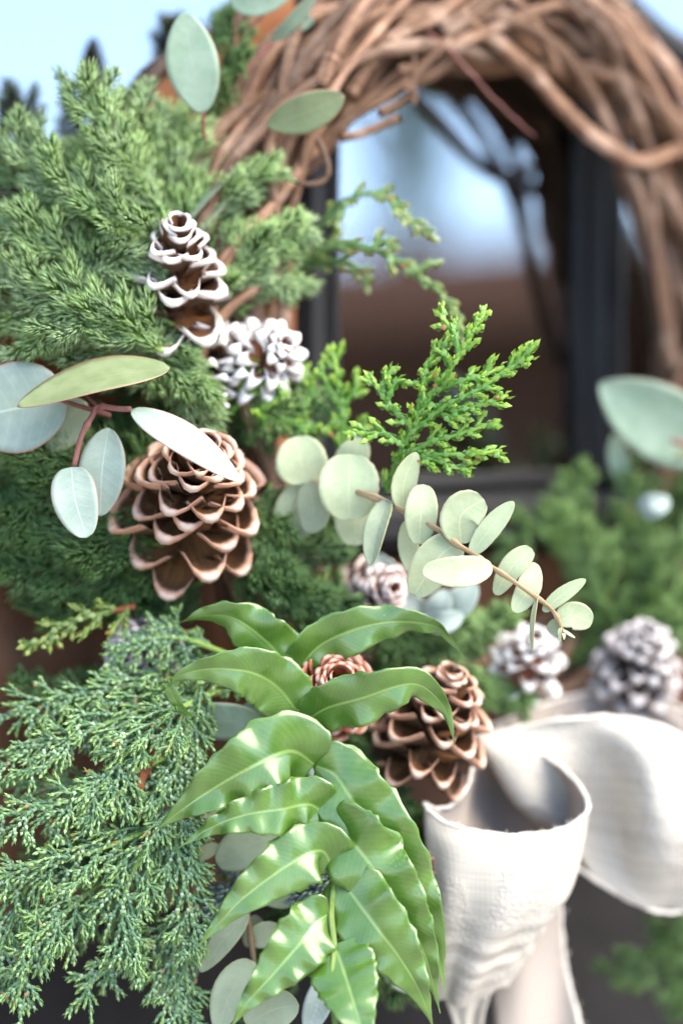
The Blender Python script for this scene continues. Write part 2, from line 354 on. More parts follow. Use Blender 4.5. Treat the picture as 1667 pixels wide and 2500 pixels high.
M['white_trim'] = NT('white_roof_trim').fin((0.75, 0.72, 0.66), 1.0, 0.0)
def paint_mat(name, a, rough, spec):
    m = NT(name); n = m.noise(35, 4); n2 = m.noise(300, 3)
    c = m.mix(m.ramp(n, 0.3, 0.7), a, tuple(x * 1.5 for x in a))
    m.bump(m.math('ADD', n, m.math('MULTIPLY', n2, 0.5)), 0.15, 0.001)
    return m.fin(c, m.math('MULTIPLY_ADD', n, 0.2, rough), spec)
M['black'] = paint_mat('black_painted_frame', (0.009, 0.009, 0.010), 0.45, 0.25)
M['charcoal'] = paint_mat('charcoal_painted_panel', (0.011, 0.010, 0.0105), 0.6, 0.15)
def glass_mat():
    m = NT('reflective_window_glass')
    g = m.n('ShaderNodeBsdfGlossy'); g.inputs['Roughness'].default_value = 0.0; g.inputs['Color'].default_value = (0.9, 0.95, 1, 1)
    t = m.n('ShaderNodeBsdfTransparent'); t.inputs['Color'].default_value = (0.62, 0.6, 0.57, 1)
    x = m.n('ShaderNodeMixShader'); x.inputs[0].default_value = 0.29
    m.lk(t.outputs[0], x.inputs[1]); m.lk(g.outputs[0], x.inputs[2]); m.lk(x.outputs[0], m.out.inputs[0])
    return m.m
M['glass'] = glass_mat()
def unseen_ground_mat():
    m = NT('pale_bounce_paving'); n = m.noise(3, 5)
    return m.fin(m.mix(n, (0.26, 0.225, 0.19), (0.34, 0.30, 0.26)), 1.0, 0.0)  # unseen ground, pale tone chosen to bounce warm fill onto the wreath
M['ground'] = unseen_ground_mat()

# ---------------------------------------------------------------- ground and door
mb = MB(); mb.add([(-40, -60, -1.5), (40, -60, -1.5), (40, 3, -1.5), (-40, 3, -1.5)], np.zeros((4, 3)), None, [(0, 1, 2, 3)])
tag(mb.build('ground', M['ground']), kind='structure')

def xz(px, py, d=0.0):
    p = P(px, py, d); return p[0], p[2]
door = thing('door', (0, 0, -0.6), 'dark wooden door with black framed glass panes behind the wreath', 'door')
ZB = xz(1100, 1205)[1]                                  # window bottom line
def vx(px, d=0.0): return xz(px, 1000, d)[0]
XL0, XL1, XR0, XR1 = vx(715), vx(795), vx(1430), vx(1512)
ztop, zbot = 0.62, -0.75
# stiles and rails of the window
def member(x0, x1, z0, z1, y0=-0.009, y1=0.03, mat='black', name='stile', bev=0.006):
    m_ = MB(); box(m_, x0, x1, y0, y1, z0, z1, random.random(), bev); return m_.build(name, M[mat], door, smooth=False)
member(XL0, XL1, ZB + 0.0, ztop)
member(XR0, XR1, ZB + 0.0, ztop)
member(XL1 + .001, XL1 + 0.007, ZB + 0.0, ztop, -0.004, 0.016, 'black', 'glazing_bead', 0.002)
member(XR0 - 0.007, XR0 - .001, ZB + 0.0, ztop, -0.004, 0.016, 'black', 'glazing_bead', 0.002)
member(XL0 - 0.3, 1.0, ZB - 0.028, ZB - 0.001, -0.018, 0.03, 'black', 'rail', 0.008)
member(XL1 + .013, XR0 - .015, ZB, ZB + 0.010, -0.006, 0.016, 'black', 'glazing_bead', 0.004)
# curved wooden stile left of the window
ct = spline([xz(*p) for p in [(-500, 640), (-150, 540), (0, 480), (150, 420), (270, 320), (340, 225), (385, 170), (460, 125), (560, 60), (630, -60), (650, -300), (655, -900)]], 60)
poly = list(map(tuple, ct)) + [(XL0 - 0.001, 0.62), (XL0 - 0.001, ZB - 0.03), (-0.9, ZB - 0.03)]
m_ = MB(); extrude_poly(m_, poly, -0.004, 0.03); m_.build('curved_stile', M['wood_warm'], door, smooth=False)
m_ = MB(); tube(m_, np.array([(x, -0.004, z) for x, z in ct]), 0.004, 10); m_.build('stile_rim', M['backboard'], door)
# curved bar across the right pane
br = spline([(*xz(*p),) for p in [(1516, 20), (1600, 98), (1680, 145), (1800, 180), (2100, 200)]], 30)
m_ = MB(); tube(m_, np.array([(x, 0.0, z) for x, z in br]), 0.010, 10); m_.build('curved_bar', M['black'], door)
# glass
for (x0, x1, z0) in ((-0.95, XL0 + .002, 0.0), (XL1 - 0.004, XR0 + 0.004, ZB - 0.004), (XR1 - 0.004, 1.1, ZB - 0.004)):
    if x0 < -0.9: z0 = xz(0, 620)[1]
    m_ = MB(); box(m_, x0, x1, 0.001, 0.004, z0, 0.62); m_.build('glass_pane', M['glass'], door, smooth=False)
# boards behind the glass
bx = -0.95
while bx < 1.15:
    wdt = random.uniform(0.08, 0.11)
    m_ = MB(); box(m_, bx, bx + wdt - 0.003, 0.060 + random.uniform(0, .004), 0.08, ZB - 0.05, 0.63, random.random(), 0.002)
    m_.build('plank', M['backboard'], door, smooth=False); bx += wdt
# lower door: brown planks, then a charcoal panel
zc = xz(1500, 2080)[1]
bx = -0.9
while bx < 1.1:
    wdt = random.uniform(0.10, 0.13)
    m_ = MB(); box(m_, bx, bx + wdt - 0.002, -0.002 + random.uniform(0, .0015), 0.03, zc + 0.001, ZB - 0.031, random.random(), 0.003)
    m_.build('plank', M['wood'], door, smooth=False); bx += wdt
member(-0.9, 1.1, -1.2, zc - 0.001, 0.0, 0.03, 'charcoal', 'kick_panel', 0.004)

# house across the yard, seen in the panes
hc = np.array([5.6, -11.6]); hax = np.array([.88, .475]); hn = np.array([-.475, .88])
def hb(m_, a0, a1, b0, b1, z0, z1):
    V = []
    for z in (z0, z1):
        for (a, b_) in ((a0, b0), (a1, b0), (a1, b1), (a0, b1)):
            p = hc + hax * a + hn * b_; V.append((p[0], p[1], z))
    m_.add(V, np.zeros((8, 3)), None, [(0, 3, 2, 1), (4, 5, 6, 7), (0, 1, 5, 4), (1, 2, 6, 5), (2, 3, 7, 6), (3, 0, 4, 7)])
house = thing('house', (hc[0], hc[1], -1.5), 'low brown timber house mirrored in the window panes', 'house')
m_ = MB(); hb(m_, -9, 9, -4, 0, -1.5, 1.95); m_.build('wall', M['timber'], house, smooth=False)
m_ = MB()
V = [tuple(hc + hax * a + hn * b_) + (z,) for a in (-9.5, 9.5) for (b_, z) in ((.6, 1.9), (-2, 2.75), (-4.6, 1.9), (-4.6, 1.8), (-2, 2.65), (.6, 1.8))]
m_.add(V, np.zeros((12, 3)), None, [(0, 6, 7, 1), (1, 7, 8, 2), (3, 9, 10, 4), (4, 10, 11, 5), (0, 5, 11, 6), (2, 8, 9, 3), (0, 1, 4, 5), (1, 2, 3, 4), (6, 11, 10, 7), (7, 10, 9, 8)])
m_.build('roof', M['timber'], house, smooth=False)
for a in (-6, -3, 0.2, 3.4, 6.2):
    m_ = MB(); hb(m_, a - .6, a + .6, 0.001, .06, -.3, 1.0); f_ = m_.build('window', M['charcoal'], house, smooth=False)
    m_ = MB(); hb(m_, a - .5, a + .5, .061, .065, -.2, .9); m_.build('pane', M['black'], f_, smooth=False)

shed = thing('shed', tuple(hc + hax * 5 + hn * 1.5) + (-1.5,), 'beige plastered shed mirrored in the right hand pane', 'shed')
m_ = MB(); hb(m_, 2.62, 7.0, 0.8, 3.0, -1.5, 1.55); m_.build('wall', M['plaster'], shed, smooth=False)
m_ = MB(); hb(m_, 2.5, 7.1, 0.7, 3.1, 1.551, 1.68); m_.build('flat_roof', M['linen'] if False else M['white_trim'], shed, smooth=False)
m_ = MB(); hb(m_, 4.2, 5.1, 3.001, 3.05, -1.45, 0.6); f_ = m_.build('door', M['timber'], shed, smooth=False)
m_ = MB(); hb(m_, 4.95, 5.0, 3.051, 3.09, -.5, -.38); m_.build('handle', M['black'], f_, smooth=False)

def yard_tree(label, a, b_, h, rr):
    p = hc + hax * a + hn * b_; t = thing('tree', (p[0], p[1], -1.5), label, 'tree')
    m_ = MB(); S = spline([(p[0], p[1], -1.5), (p[0] + .1, p[1], h * .4 - 1.5), (p[0] - .1, p[1] + .1, h - 1.7)], 20); tube(m_, S, np.linspace(.2, .03, 20), 8)
    for k in range(14):
        s = S[rng.integers(7, 19)]; d_ = nrm(rng.normal(size=3) * [1, 1, .5] + [0, 0, .5]); tube(m_, np.stack([s, s + d_ * rr * .5, s + d_ * rr + [0, 0, .2]]), np.array([.06, .04, .015]), 5)
    m_.build('trunk', M['twig_rust'], t)
    n = 900; q = nrm(rng.normal(size=(n, 3))) * (rng.random((n, 1)) ** .5) * [rr, rr, h * .3] + [p[0], p[1], h * .68 - 1.5]
    e1 = nrm(rng.normal(size=(n, 3))) * .12; e2 = nrm(np.cross(e1, rng.normal(size=(n, 3)))) * .07
    V = np.stack([q - e1, q + e2, q + e1, q - e2], 1); m_ = MB(); m_.add(V, rng.random((n, 4, 3)), None, np.arange(n * 4).reshape(n, 4)); m_.build('crown', M['plume_dark'], t, 'stuff')
yard_tree('slender dark tree mirrored in the pane, rising behind the timber house', 1.75, -7, 5.5, .33)

# ---------------------------------------------------------------- grapevine ring
ringpx = [(560, 800), (585, 590), (665, 370), (820, 160), (1040, 45), (1280, 25), (1470, 120), (1620, 330), (1705, 600), (1740, 900), (1690, 1250), (1500, 1530), (1250, 1700), (950, 1700), (700, 1500), (580, 1150)]
RC = spline([P(x, y, 0.047) for x, y in ringpx], 400, True)
wreath = thing('grapevine_wreath', RC[0], 'oval wreath ring of twisted brown grapevines hanging on the door', 'wreath')
RT = nrm(np.roll(RC, -3, 0) - np.roll(RC, 3, 0)); RN = np.array([0, -1.0, 0]); RB = nrm(np.cross(RT, RN))
def vine(i):
    n = 130
    s0 = rng.integers(0, 400); span = int(rng.uniform(220, 420)); idx = (s0 + np.linspace(0, span, n).astype(int)) % 400
    u = np.linspace(0, 1, n)
    ph, tw = rng.uniform(0, 6.28), rng.choice([-1, 1]) * rng.uniform(0.8, 2.6)
    ro = rng.uniform(0.004, 0.026); back = -0.010 if i >= 20 else 0.0
    wob = sum(rng.normal() * 0.0022 * np.sin(u * k * 6.28 + rng.uniform(0, 6.28)) for k in (2, 3, 5, 7))
    wob2 = sum(rng.normal() * 0.0022 * np.sin(u * k * 6.28 + rng.uniform(0, 6.28)) for k in (2, 3, 5, 7))
    a = ph + tw * u * 6.28
    S = RC[idx] + RB[idx] * (np.cos(a) * ro + wob)[:, None] + RN * (np.sin(a) * ro * (0.75 if i < 20 else 0.5) + wob2 + back)[:, None]
    k = np.ones(5) / 5; S2 = S.copy()
    for c in range(3): S2[2:-2, c] = np.convolve(S[:, c], k, 'valid')
    r0 = rng.uniform(0.0026, 0.0054) if i < 20 else rng.uniform(0.003, 0.0055)
    r = r0 * (1 - 0.45 * u) * (1 + 0.28 * np.sin(u * 34 + ph + 2 * np.sin(9 * u)) ** 16) * (1 + 0.05 * rng.normal(size=n))
    m = MB(); tube(m, S2, r, 12, None, 0.035); m.build('vine', M['vine'], wreath)
for i in range(58): vine(i)
def traced(pts, r0, r1, mat, name, parent, n=60, ns=8, jit=0.0, d=None):
    pp = [P(*p) for p in pts] if d == 'door' else [Z(*p) for p in pts]
    S = spline(pp, n)
    if jit: S = S + np.cumsum(rng.normal(size=S.shape), 0) * jit
    m = MB(); tube(m, S, np.linspace(r0, r1, n) * (1 + 0.05 * rng.normal(size=n)), ns); return m.build(name, mat, parent)
V_ = M['vine']
traced([(1120, 30, .06), (1200, 90, .055), (1290, 170, .055), (1390, 280, .055), (1470, 350, .058), (1560, 395, .062), (1630, 375, .062), (1760, 310, .055)], .0042, .0040, V_, 'vine', wreath, 80, 9, 0, 'door')
traced([(850, 230, .055), (900, 150, .058), (980, 80, .06), (1060, 40, .06), (1130, -20, .055), (1180, -90, .05)], .0042, .0038, V_, 'vine', wreath, 60, 9, 0, 'door')
traced([(780, 210, .06), (830, 100, .063), (900, 0, .06), (960, -70, .05)], .0046, .004, V_, 'vine', wreath, 60, 9, 0, 'door')
traced([(1140, 40, .058), (1230, 45, .06), (1310, 80, .06), (1400, 160, .058), (1480, 300, .055), (1560, 480, .055), (1620, 700, .055), (1640, 900, .05)], .0040, .0034, V_, 'vine', wreath, 80, 9, 0, 'door')
traced([(1350, -20, .062), (1440, 60, .062), (1500, 160, .062), (1560, 300, .06), (1590, 420, .058), (1600, 640, .056), (1625, 860, .05)], .0042, .003, V_, 'vine', wreath, 80, 9, 0, 'door')
traced([(1300, -60, .065), (1430, -10, .066), (1530, 110, .066), (1620, 260, .064), (1690, 400, .06)], .004, .0036, V_, 'vine', wreath, 60, 9, 0, 'door')
traced([(1420, 40, .06), (1480, 130, .06), (1570, 200, .058), (1640, 330, .056), (1700, 420, .05)], .0034, .003, V_, 'vine', wreath, 60, 9, 0, 'door')
traced([(830, 335, .062), (880, 325, .06), (930, 305, .058), (965, 290, .056)], .0022, .0020, V_, 'twig', wreath, 30, 8, 0.00015, 'door')
traced([(925, 275, .058), (960, 265, .058), (1000, 240, .056), (1015, 225, .056)], .0024, .0018, V_, 'twig', wreath, 30, 8, 0.0002, 'door')
cl = []
for k in range(60):
    a = k / 60 * 6.28 * 3.2; cl.append((985 + k * 0.3 + 24 * math.cos(a) * (1 - k / 110), 100 + k * 2.4 + 16 * math.sin(a), .062))
traced(cl, .0017, .0011, V_, 'tendril', wreath, 160, 8, 0, 'door')
traced([(1020, 55, .058), (1080, 105, .062), (1140, 165, .063), (1180, 205, .064), (1230, 255, .065), (1290, 310, .066)], .0012, .0005, M['twig_red'], 'twig', wreath, 40, 8, 0.00022, 'door')
traced([(770, 330, .06), (800, 400, .066), (790, 440, .066), (740, 450, .066), (690, 425, .063), (620, 410, .06)], .0017, .001, V_, 'tendril', wreath, 40, 8, 0.0001, 'door')
traced([(1560, 40, .05), (1600, 100, .055), (1640, 160, .055), (1667, 190, .055)], .0014, .0008, V_, 'tendril', wreath, 30, 8, 0.0001, 'door')

# ---------------------------------------------------------------- foliage builders
def needles(mb, S, L, per_cm, ang=0.6, w=0.0007, r3=None):
    seg = np.linalg.norm(np.diff(S, axis=0), axis=1); arc = np.concatenate([[0], np.cumsum(seg)])
    n = max(6, int(arc[-1] * 100 * per_cm))
    s = np.sort(rng.random(n)) * arc[-1]
    T, N, B = frames(S)
    it = lambda A: np.stack([np.interp(s, arc, A[:, c]) for c in range(3)], 1)
    p, t, nn, b = it(S), nrm(it(T)), nrm(it(N)), nrm(it(B))
    ph = rng.random(n) * 6.2832; f = s / arc[-1]
    rdl = nn * np.cos(ph)[:, None] + b * np.sin(ph)[:, None]
    a = ang * rng.uniform(0.7, 1.3, n) * (1 - 0.45 * f ** 3)
    ln = L * rng.uniform(0.7, 1.15, n) * (1 - 0.25 * f ** 2)
    d0 = t * np.cos(a)[:, None] + rdl * np.sin(a)[:, None]; a2 = a * 0.45
    d1 = t * np.cos(a2)[:, None] + rdl * np.sin(a2)[:, None]
    c = np.cross(t, rdl); nv = np.cross(d0, c)
    mid = p + d0 * (ln * 0.5)[:, None]; tip = mid + d1 * (ln * 0.5)[:, None]
    V = np.stack([p - c * w * .5, p + c * w * .5, mid - c * w, mid + c * w, mid - nv * w * .7, tip], 1)
    r = rng.random(n) if r3 is None else np.clip(r3 + rng.normal(size=n) * 0.22, 0, 1)
    lu = np.zeros((n, 6, 3)); lu[:, :, 0] = [0, 0, 0.5, 0.5, 1, 0.6]; lu[:, :, 1] = [0, 0, .5, .5, .5, 1]; lu[:, :, 2] = r[:, None]
    F = np.array([(0, 4, 2), (0, 1, 4), (1, 3, 4), (2, 4, 5), (4, 3, 5), (0, 2, 1), (1, 2, 3), (2, 5, 3)])
    mb.add(V, lu, (F[None] + np.arange(n)[:, None, None] * 6).reshape(-1, 3))
def scales(mb, S, r0, r1, tip0, tip1, pitch=None, flat=1.0):
    seg = np.linalg.norm(np.diff(S, axis=0), axis=1); arc = np.concatenate([[0], np.cumsum(seg)])
    pitch = pitch or r0 * 1.25
    m = max(3, int(arc[-1] / pitch)); s = (np.arange(m) + 0.2) * arc[-1] / m
    T, N, B = frames(S)
    it = lambda A: np.stack([np.interp(s, arc, A[:, c]) for c in range(3)], 1)
    p, t, nn, b = it(S), nrm(it(T)), nrm(it(N)), nrm(it(B))
    f = s / arc[-1]; r = (r0 + (r1 - r0) * f) * rng.uniform(0.85, 1.15, m)
    tp = tip0 + (tip1 - tip0) * f
    for k in range(2):
        a = (np.arange(m) % 2) * 1.5708 + k * 3.1416 + rng.normal(size=m) * 0.25
        rd = nn * np.cos(a)[:, None] + b * np.sin(a)[:, None]; c = np.cross(t, rd)
        l = arc[-1] / m * rng.uniform(1.35, 1.8, m); R_ = r[:, None]; l_ = l[:, None]
        V = np.stack([p + rd * R_ * .25, p + t * l_ * .45 + rd * R_ * .7 + c * R_ * .85, p + t * l_ * .45 + rd * R_ * .7 - c * R_ * .85,
                      p + t * l_ * .5 + rd * R_ * 1.2, p + t * l_ * 1.1 + rd * R_ * rng.uniform(0.85, 1.35, (m, 1)) * flat], 1)
        lu = np.zeros((m, 5, 3)); lu[:, :, 0] = [0, .5, .5, .5, 1]; lu[:, :, 1] = tp[:, None]; lu[:, :, 2] = rng.random(m)[:, None]
        F = np.array([(0, 1, 3), (0, 3, 2), (1, 4, 3), (3, 4, 2)])
        mb.add(V, lu, (F[None] + np.arange(m)[:, None, None] * 5).reshape(-1, 3))
    # core
    n = len(S); a = np.linspace(0, 6.2832, 5, endpoint=False); rr = np.linspace(r0, r1 * .8, n) * 0.75
    V = S[:, None] + rr[:, None, None] * (np.cos(a)[None, :, None] * N[:, None] + np.sin(a)[None, :, None] * B[:, None])
    lu = np.zeros((n, 5, 3)); lu[..., 0] = 0.9; lu[..., 1] = np.linspace(tip0, tip1, n)[:, None]; lu[..., 2] = rng.random((n, 5)) * 0.5
    i = np.arange(n - 1)[:, None] * 5; j = np.arange(5)[None]; k = (j + 1) % 5
    mb.add(V.reshape(-1, 3), lu.reshape(-1, 3), None, np.stack([i + j, i + k, i + 5 + k, i + 5 + j], -1).reshape(-1, 4))
def branch_spine(p, d0, d1, L, n=7, droop=0.0):
    t = np.linspace(0, 1, n)[:, None]
    d = nrm(d0) * (1 - t) + nrm(d1) * t
    S = p + np.concatenate([[[0, 0, 0]], np.cumsum(d[:-1] * L / (n - 1), 0)])
    S[:, 2] -= droop * L * t[:, 0] ** 2
    return S + rng.normal(size=S.shape) * L * 0.008 * t
def sides(T, jit, pn=None):
    pn = -FWD if pn is None else pn
    s = nrm(np.cross(T, pn + rng.normal(size=3) * jit)); return s
def plume_sprig(name, label, cat, pts, mat, L=170, nl=0.0092, n=14, per_cm=46, group=None, ang=0.82, w=0.00040, sub=2, jit=0.5, stem='twig_green', a0=0.8, r0=0.0010, start=0.03):
    S = spline([Z(*p) for p in pts], 40)
    t = thing(name, S[0], label, cat, group)
    m = MB(); tube(m, S, np.linspace(r0, r0 * .35, 40), 7); m.build('stem', M[stem], t)
    f = MB(); T, N, B = frames(S)
    needles(f, S[1:], nl, per_cm, ang, w, rng.random())
    n = int(n * 1.35)
    for i in range(n):
        u = start + (1 - start) * (i + rng.uniform(0, .7)) / n; k = min(39, int(u * 40)); sg = 1 if i % 2 else -1
        sd = sides(T[k], jit) * sg
        out = nrm(sd + (-FWD) * rng.normal() * 0.45)
        ln = L * PX * (1 - 0.50 * u) * rng.uniform(0.75, 1.2); aa = a0 * rng.uniform(0.75, 1.2)
        d0 = T[k] * math.cos(aa) + out * math.sin(aa); d1 = T[k] * math.cos(aa * .45) + out * math.sin(aa * .45)
        Q = branch_spine(S[k], d0, d1, ln)
        rv = rng.random()
        needles(f, Q, nl * rng.uniform(.85, 1.1), per_cm, ang, w, rv)
        QT, QN, QB = frames(Q)
        for j in range(sub):
            q = int(1 + (j + rng.random()) / max(sub, 1) * 4); s2 = sides(QT[q], jit) * (1 if j % 2 else -1)
            o2 = nrm(s2 + (-FWD) * rng.normal() * 0.5)
            Q2 = branch_spine(Q[q], QT[q] * .75 + o2 * .66, QT[q] * .95 + o2 * .3, ln * rng.uniform(.35, .6), 6)
            needles(f, Q2, nl * .9, per_cm, ang, w, np.clip(rv + rng.normal() * .2, 0, 1))
    f.build('foliage', mat, t, 'stuff')
    return t
def scale_sprig(name, label, cat, pts, mat, sec=150, ter=55, r=0.00115, group=None, step=30, tstep=26, jit=0.35, stem='twig_rust', a0=0.75, droop=0.15, pn=None, r0=0.0016, third=True, tipc=1.0, n0=0.08):
    S = spline([Z(*p) for p in pts], 48)
    t = thing(name, S[0], label, cat, group)
    arc = np.concatenate([[0], np.cumsum(np.linalg.norm(np.diff(S, axis=0), axis=1))])
    m = MB(); tube(m, S[:34], np.linspace(r0, r0 * .5, 34), 7); m.build('stem', M[stem], t)
    f = MB(); T, N, B = frames(S)
    scales(f, S[10:], r * 1.15, r * .8, 0.0, tipc)
    ns = max(4, int(arc[-1] / (step * PX)))
    for i in range(ns):
        u = n0 + (1 - n0 - 0.04) * (i + rng.uniform(-.25, .25)) / ns; u = min(max(u, 0), 1); k = min(46, int(u * 48)); sg = 1 if i % 2 else -1
        sd = sides(T[k], jit, pn) * sg; out = nrm(sd + (-FWD) * rng.normal() * 0.3)
        ln = sec * PX * (1 - 0.62 * u) * rng.uniform(.7, 1.2); aa = a0 * rng.uniform(.8, 1.2)
        d0 = T[k] * math.cos(aa) + out * math.sin(aa); d1 = T[k] * math.cos(aa * .6) + out * math.sin(aa * .6)
        Q = branch_spine(S[k], d0, d1, ln, 10, droop * rng.uniform(.3, 1.2))
        scales(f, Q, r, r * .7, 0.15 * tipc, tipc)
        QT, QN, QB = frames(Q)
        n2 = max(2, int(ln / (tstep * PX)))
        for j in range(n2):
            q = min(8, int(1 + 8 * (j + rng.uniform(0, .6)) / n2)); s2 = sides(QT[q], jit, pn) * (1 if j % 2 else -1)
            o2 = nrm(s2 + (-FWD) * rng.normal() * .4); l2 = ter * PX * (1 - .5 * q / 9) * rng.uniform(.6, 1.3); a2 = rng.uniform(.5, .95)
            Q2 = branch_spine(Q[q], QT[q] * math.cos(a2) + o2 * math.sin(a2), QT[q] * math.cos(a2 * .6) + o2 * math.sin(a2 * .6), l2, 6, droop * .6)
            scales(f, Q2, r * .92, r * .62, 0.3 * tipc, tipc * rng.uniform(.75, 1.15))
            if third and l2 > ter * PX * .55:
                R2, _, _ = frames(Q2)
                for _k in range(2):
                    q3 = rng.integers(1, 4); s3 = sides(R2[q3], jit, pn) * (1 if _k else -1)
                    Q3 = branch_spine(Q2[q3], R2[q3] * .8 + s3 * .6, R2[q3] + s3 * .25, l2 * rng.uniform(.35, .6), 5)
                    scales(f, Q3, r * .85, r * .6, .5 * tipc, tipc)
    f.build('foliage', mat, t, 'stuff')
    return t
def leaf(parent, pts, width, mat, twist=0.0, shape=(0.85, 0.62), cup=0.12, wave=0.0, wf=4.0, nt=16, nu=10, th=0.00028, name='leaf', label=None, edge=0.0, pn=None, fold=0.0, curl=0.0, tipk=0.0, und=0.0):
    """pts: midrib through (px,py,z); width in photo pixels across; twist turns the blade about its midrib"""
    S = spline([Z(*p) for p in pts], nt)
    ss = 0.5 - 0.5 * np.cos(np.linspace(0, np.pi, nt)); raw = spline([Z(*p) for p in pts], 200)
    ar = np.concatenate([[0], np.cumsum(np.linalg.norm(np.diff(raw, axis=0), axis=1))]); ss = 0.35 * np.linspace(0, 1, nt) + 0.65 * ss
    S = np.stack([np.interp(ss * ar[-1], ar, raw[:, c]) for c in range(3)], 1)
    T = nrm(np.gradient(S, axis=0))
    n0 = -FWD if pn is None else np.asarray(pn, float)
    N = nrm(n0 - T * (T @ n0)[:, None]); B = np.cross(T, N)
    tw = np.broadcast_to(np.asarray(twist, float), (nt,)) if np.ndim(twist) == 0 else np.interp(ss, np.linspace(0, 1, len(twist)), twist)
    N, B = N * np.cos(tw)[:, None] + B * np.sin(tw)[:, None], B * np.cos(tw)[:, None] - N * np.sin(tw)[:, None]
    W = width * 0.5 * PX * np.maximum(np.sin(np.pi * ss ** shape[0]), 0) ** shape[1]
    if tipk: W = W * (1 - ss ** 2.4) ** tipk
    W = np.maximum(W, 0.0003)
    u = np.linspace(-1, 1, nu)
    ph, ph2 = rng.uniform(0, 6.28, 2)
    phs = np.where(u < 0, ph, ph2)
    Wm = W.max()
    def rw():
        x = sum(rng.normal() * np.sin(ss * wf * 6.28 * f_ + rng.uniform(0, 6.28)) for f_ in (.45, .7, 1.0, 1.35, 1.9)); return x / 1.6
    sl_, sr_ = rw()[:, None], rw()[:, None]
    wv = wave * Wm * np.where(u[None] < 0, sl_, sr_) * np.abs(u)[None] ** 1.4 * np.minimum(1, W / (Wm * .5))[:, None]
    if und:
        uu = sum(rng.normal() * np.sin(ss[:, None] * f_ * 6.28 + s_ * u[None] * 1.2 + rng.uniform(0, 6.28)) for f_, s_ in ((1.6, 1), (2.7, -1.5), (4.1, 2), (5.3, -1), (6.6, 1.5)))
        wv = wv + und * Wm * .45 * uu * np.minimum(1, W / (Wm * .4))[:, None] * (0.25 + 0.75 * np.abs(u))[None]
    off = W[:, None] * cup * (u ** 2)[None] + wv + fold * W[:, None] * np.abs(u)[None]
    ev = 1 + edge * np.sin(ss[:, None] * 55 + phs[None] * 3) * np.abs(u)[None] ** 4 + edge * .7 * rng.normal(size=(nt, 1)) * (np.abs(u)[None] > .99)
    V = S[:, None] + B[:, None] * (u[None] * W[:, None] * ev)[..., None] + N[:, None] * off[..., None]
    V2 = V - N[:, None] * th
    L = np.zeros((nt, nu, 3)); L[..., 0] = u[None]; L[..., 1] = ss[:, None]; L2 = L.copy(); L2[..., 2] = 1
    n = nt * nu; i = np.arange(nt - 1)[:, None] * nu; j = np.arange(nu - 1)[None]
    Q = np.stack([i + j, i + j + 1, i + nu + j + 1, i + nu + j], -1).reshape(-1, 4); Q2 = Q[:, ::-1] + n
    bd = [a * nu for a in range(nt)] + [(nt - 1) * nu + b for b in range(1, nu)] + [a * nu + nu - 1 for a in range(nt - 2, -1, -1)] + [b for b in range(nu - 2, 0, -1)]
    Qs = [(bd[a], bd[(a + 1) % len(bd)], bd[(a + 1) % len(bd)] + n, bd[a] + n) for a in range(len(bd))]
    mb = MB(); mb.add(np.vstack([V.reshape(-1, 3), V2.reshape(-1, 3)]), np.vstack([L.reshape(-1, 3), L2.reshape(-1, 3)]), None, np.vstack([Q, Q2, Qs]))
    o = mb.build(name, mat, parent)
    if label: o['label'] = label
    return o
# ---------------------------------------------------------------- pine cones
def scale_mesh(name, mat, wid=0.46, curl=0.2, lip=0.15, cupk=0.16, nt=8, nu=7, rnd=0.5):
    s = np.linspace(0, 1, nt) ** 0.85; u = np.linspace(-1, 1, nu)
    w = wid * (0.30 + 0.70 * np.clip(s / 0.66, 0, 1) ** 0.8)
    endx = 1 - rnd * 0.42 * np.abs(u) ** 2.4          # rounded outer edge
    X = s[:, None] * endx[None]; Y = u[None] * w[:, None] * (1 - 0.10 * np.clip(s - .8, 0, 1)[:, None] * 5 * np.abs(u)[None] ** 2)
    zc = curl * s[:, None] ** 2.2 + cupk * np.abs(u)[None] ** 2 * s[:, None] * 0.8
    th = 0.028 + lip * np.clip((s - 0.6) / 0.4, 0, 1)[:, None] ** 2 * (1 - 0.45 * np.abs(u)[None] ** 2)
    ztop = zc + 0.0; zbot = zc - th
    ztop = ztop + 0.05 * np.exp(-((s[:, None] - 0.9) / 0.09) ** 2) * np.exp(-(u[None] / 0.5) ** 2)
    V = np.stack([X, Y, ztop], -1).reshape(-1, 3); V2 = np.stack([X * 1.0, Y * 0.96, zbot], -1).reshape(-1, 3)
    L = np.zeros((nt, nu, 3)); L[..., 0] = u[None]; L[..., 1] = s[:, None]; L2 = L.copy(); L2[..., 2] = np.where(s[:, None] > .9, 0.0, 1.0)
    n = nt * nu; i = np.arange(nt - 1)[:, None] * nu; j = np.arange(nu - 1)[None]
    Q = np.stack([i + j, i + nu + j, i + nu + j + 1, i + j + 1], -1).reshape(-1, 4); Q2 = Q[:, ::-1] + n
    # bulging outer rim
    cap = np.stack([X[-1] + 0.022, Y[-1] * .98, (ztop[-1] + zbot[-1]) / 2], -1); Lc = np.stack([u, np.ones(nu), np.zeros(nu)], -1)
    e0 = (nt - 1) * nu
    Qc = []
    for b in range(nu - 1):
        Qc += [(e0 + b, 2 * n + b, 2 * n + b + 1, e0 + b + 1), (n + e0 + b, n + e0 + b + 1, 2 * n + b + 1, 2 * n + b)]
    Qs = []
    for a in range(nt - 1):
        Qs += [(a * nu, n + a * nu, n + (a + 1) * nu, (a + 1) * nu), (a * nu + nu - 1, (a + 1) * nu + nu - 1, n + (a + 1) * nu + nu - 1, n + a * nu + nu - 1)]
    m = MB(); m.add(np.vstack([V, V2, cap]), np.vstack([L.reshape(-1, 3), L2.reshape(-1, 3), Lc]), None, np.vstack([Q, Q2, Qc, Qs]))
    o = m.build(name, mat); me = o.data; bpy.data.objects.remove(o); return me
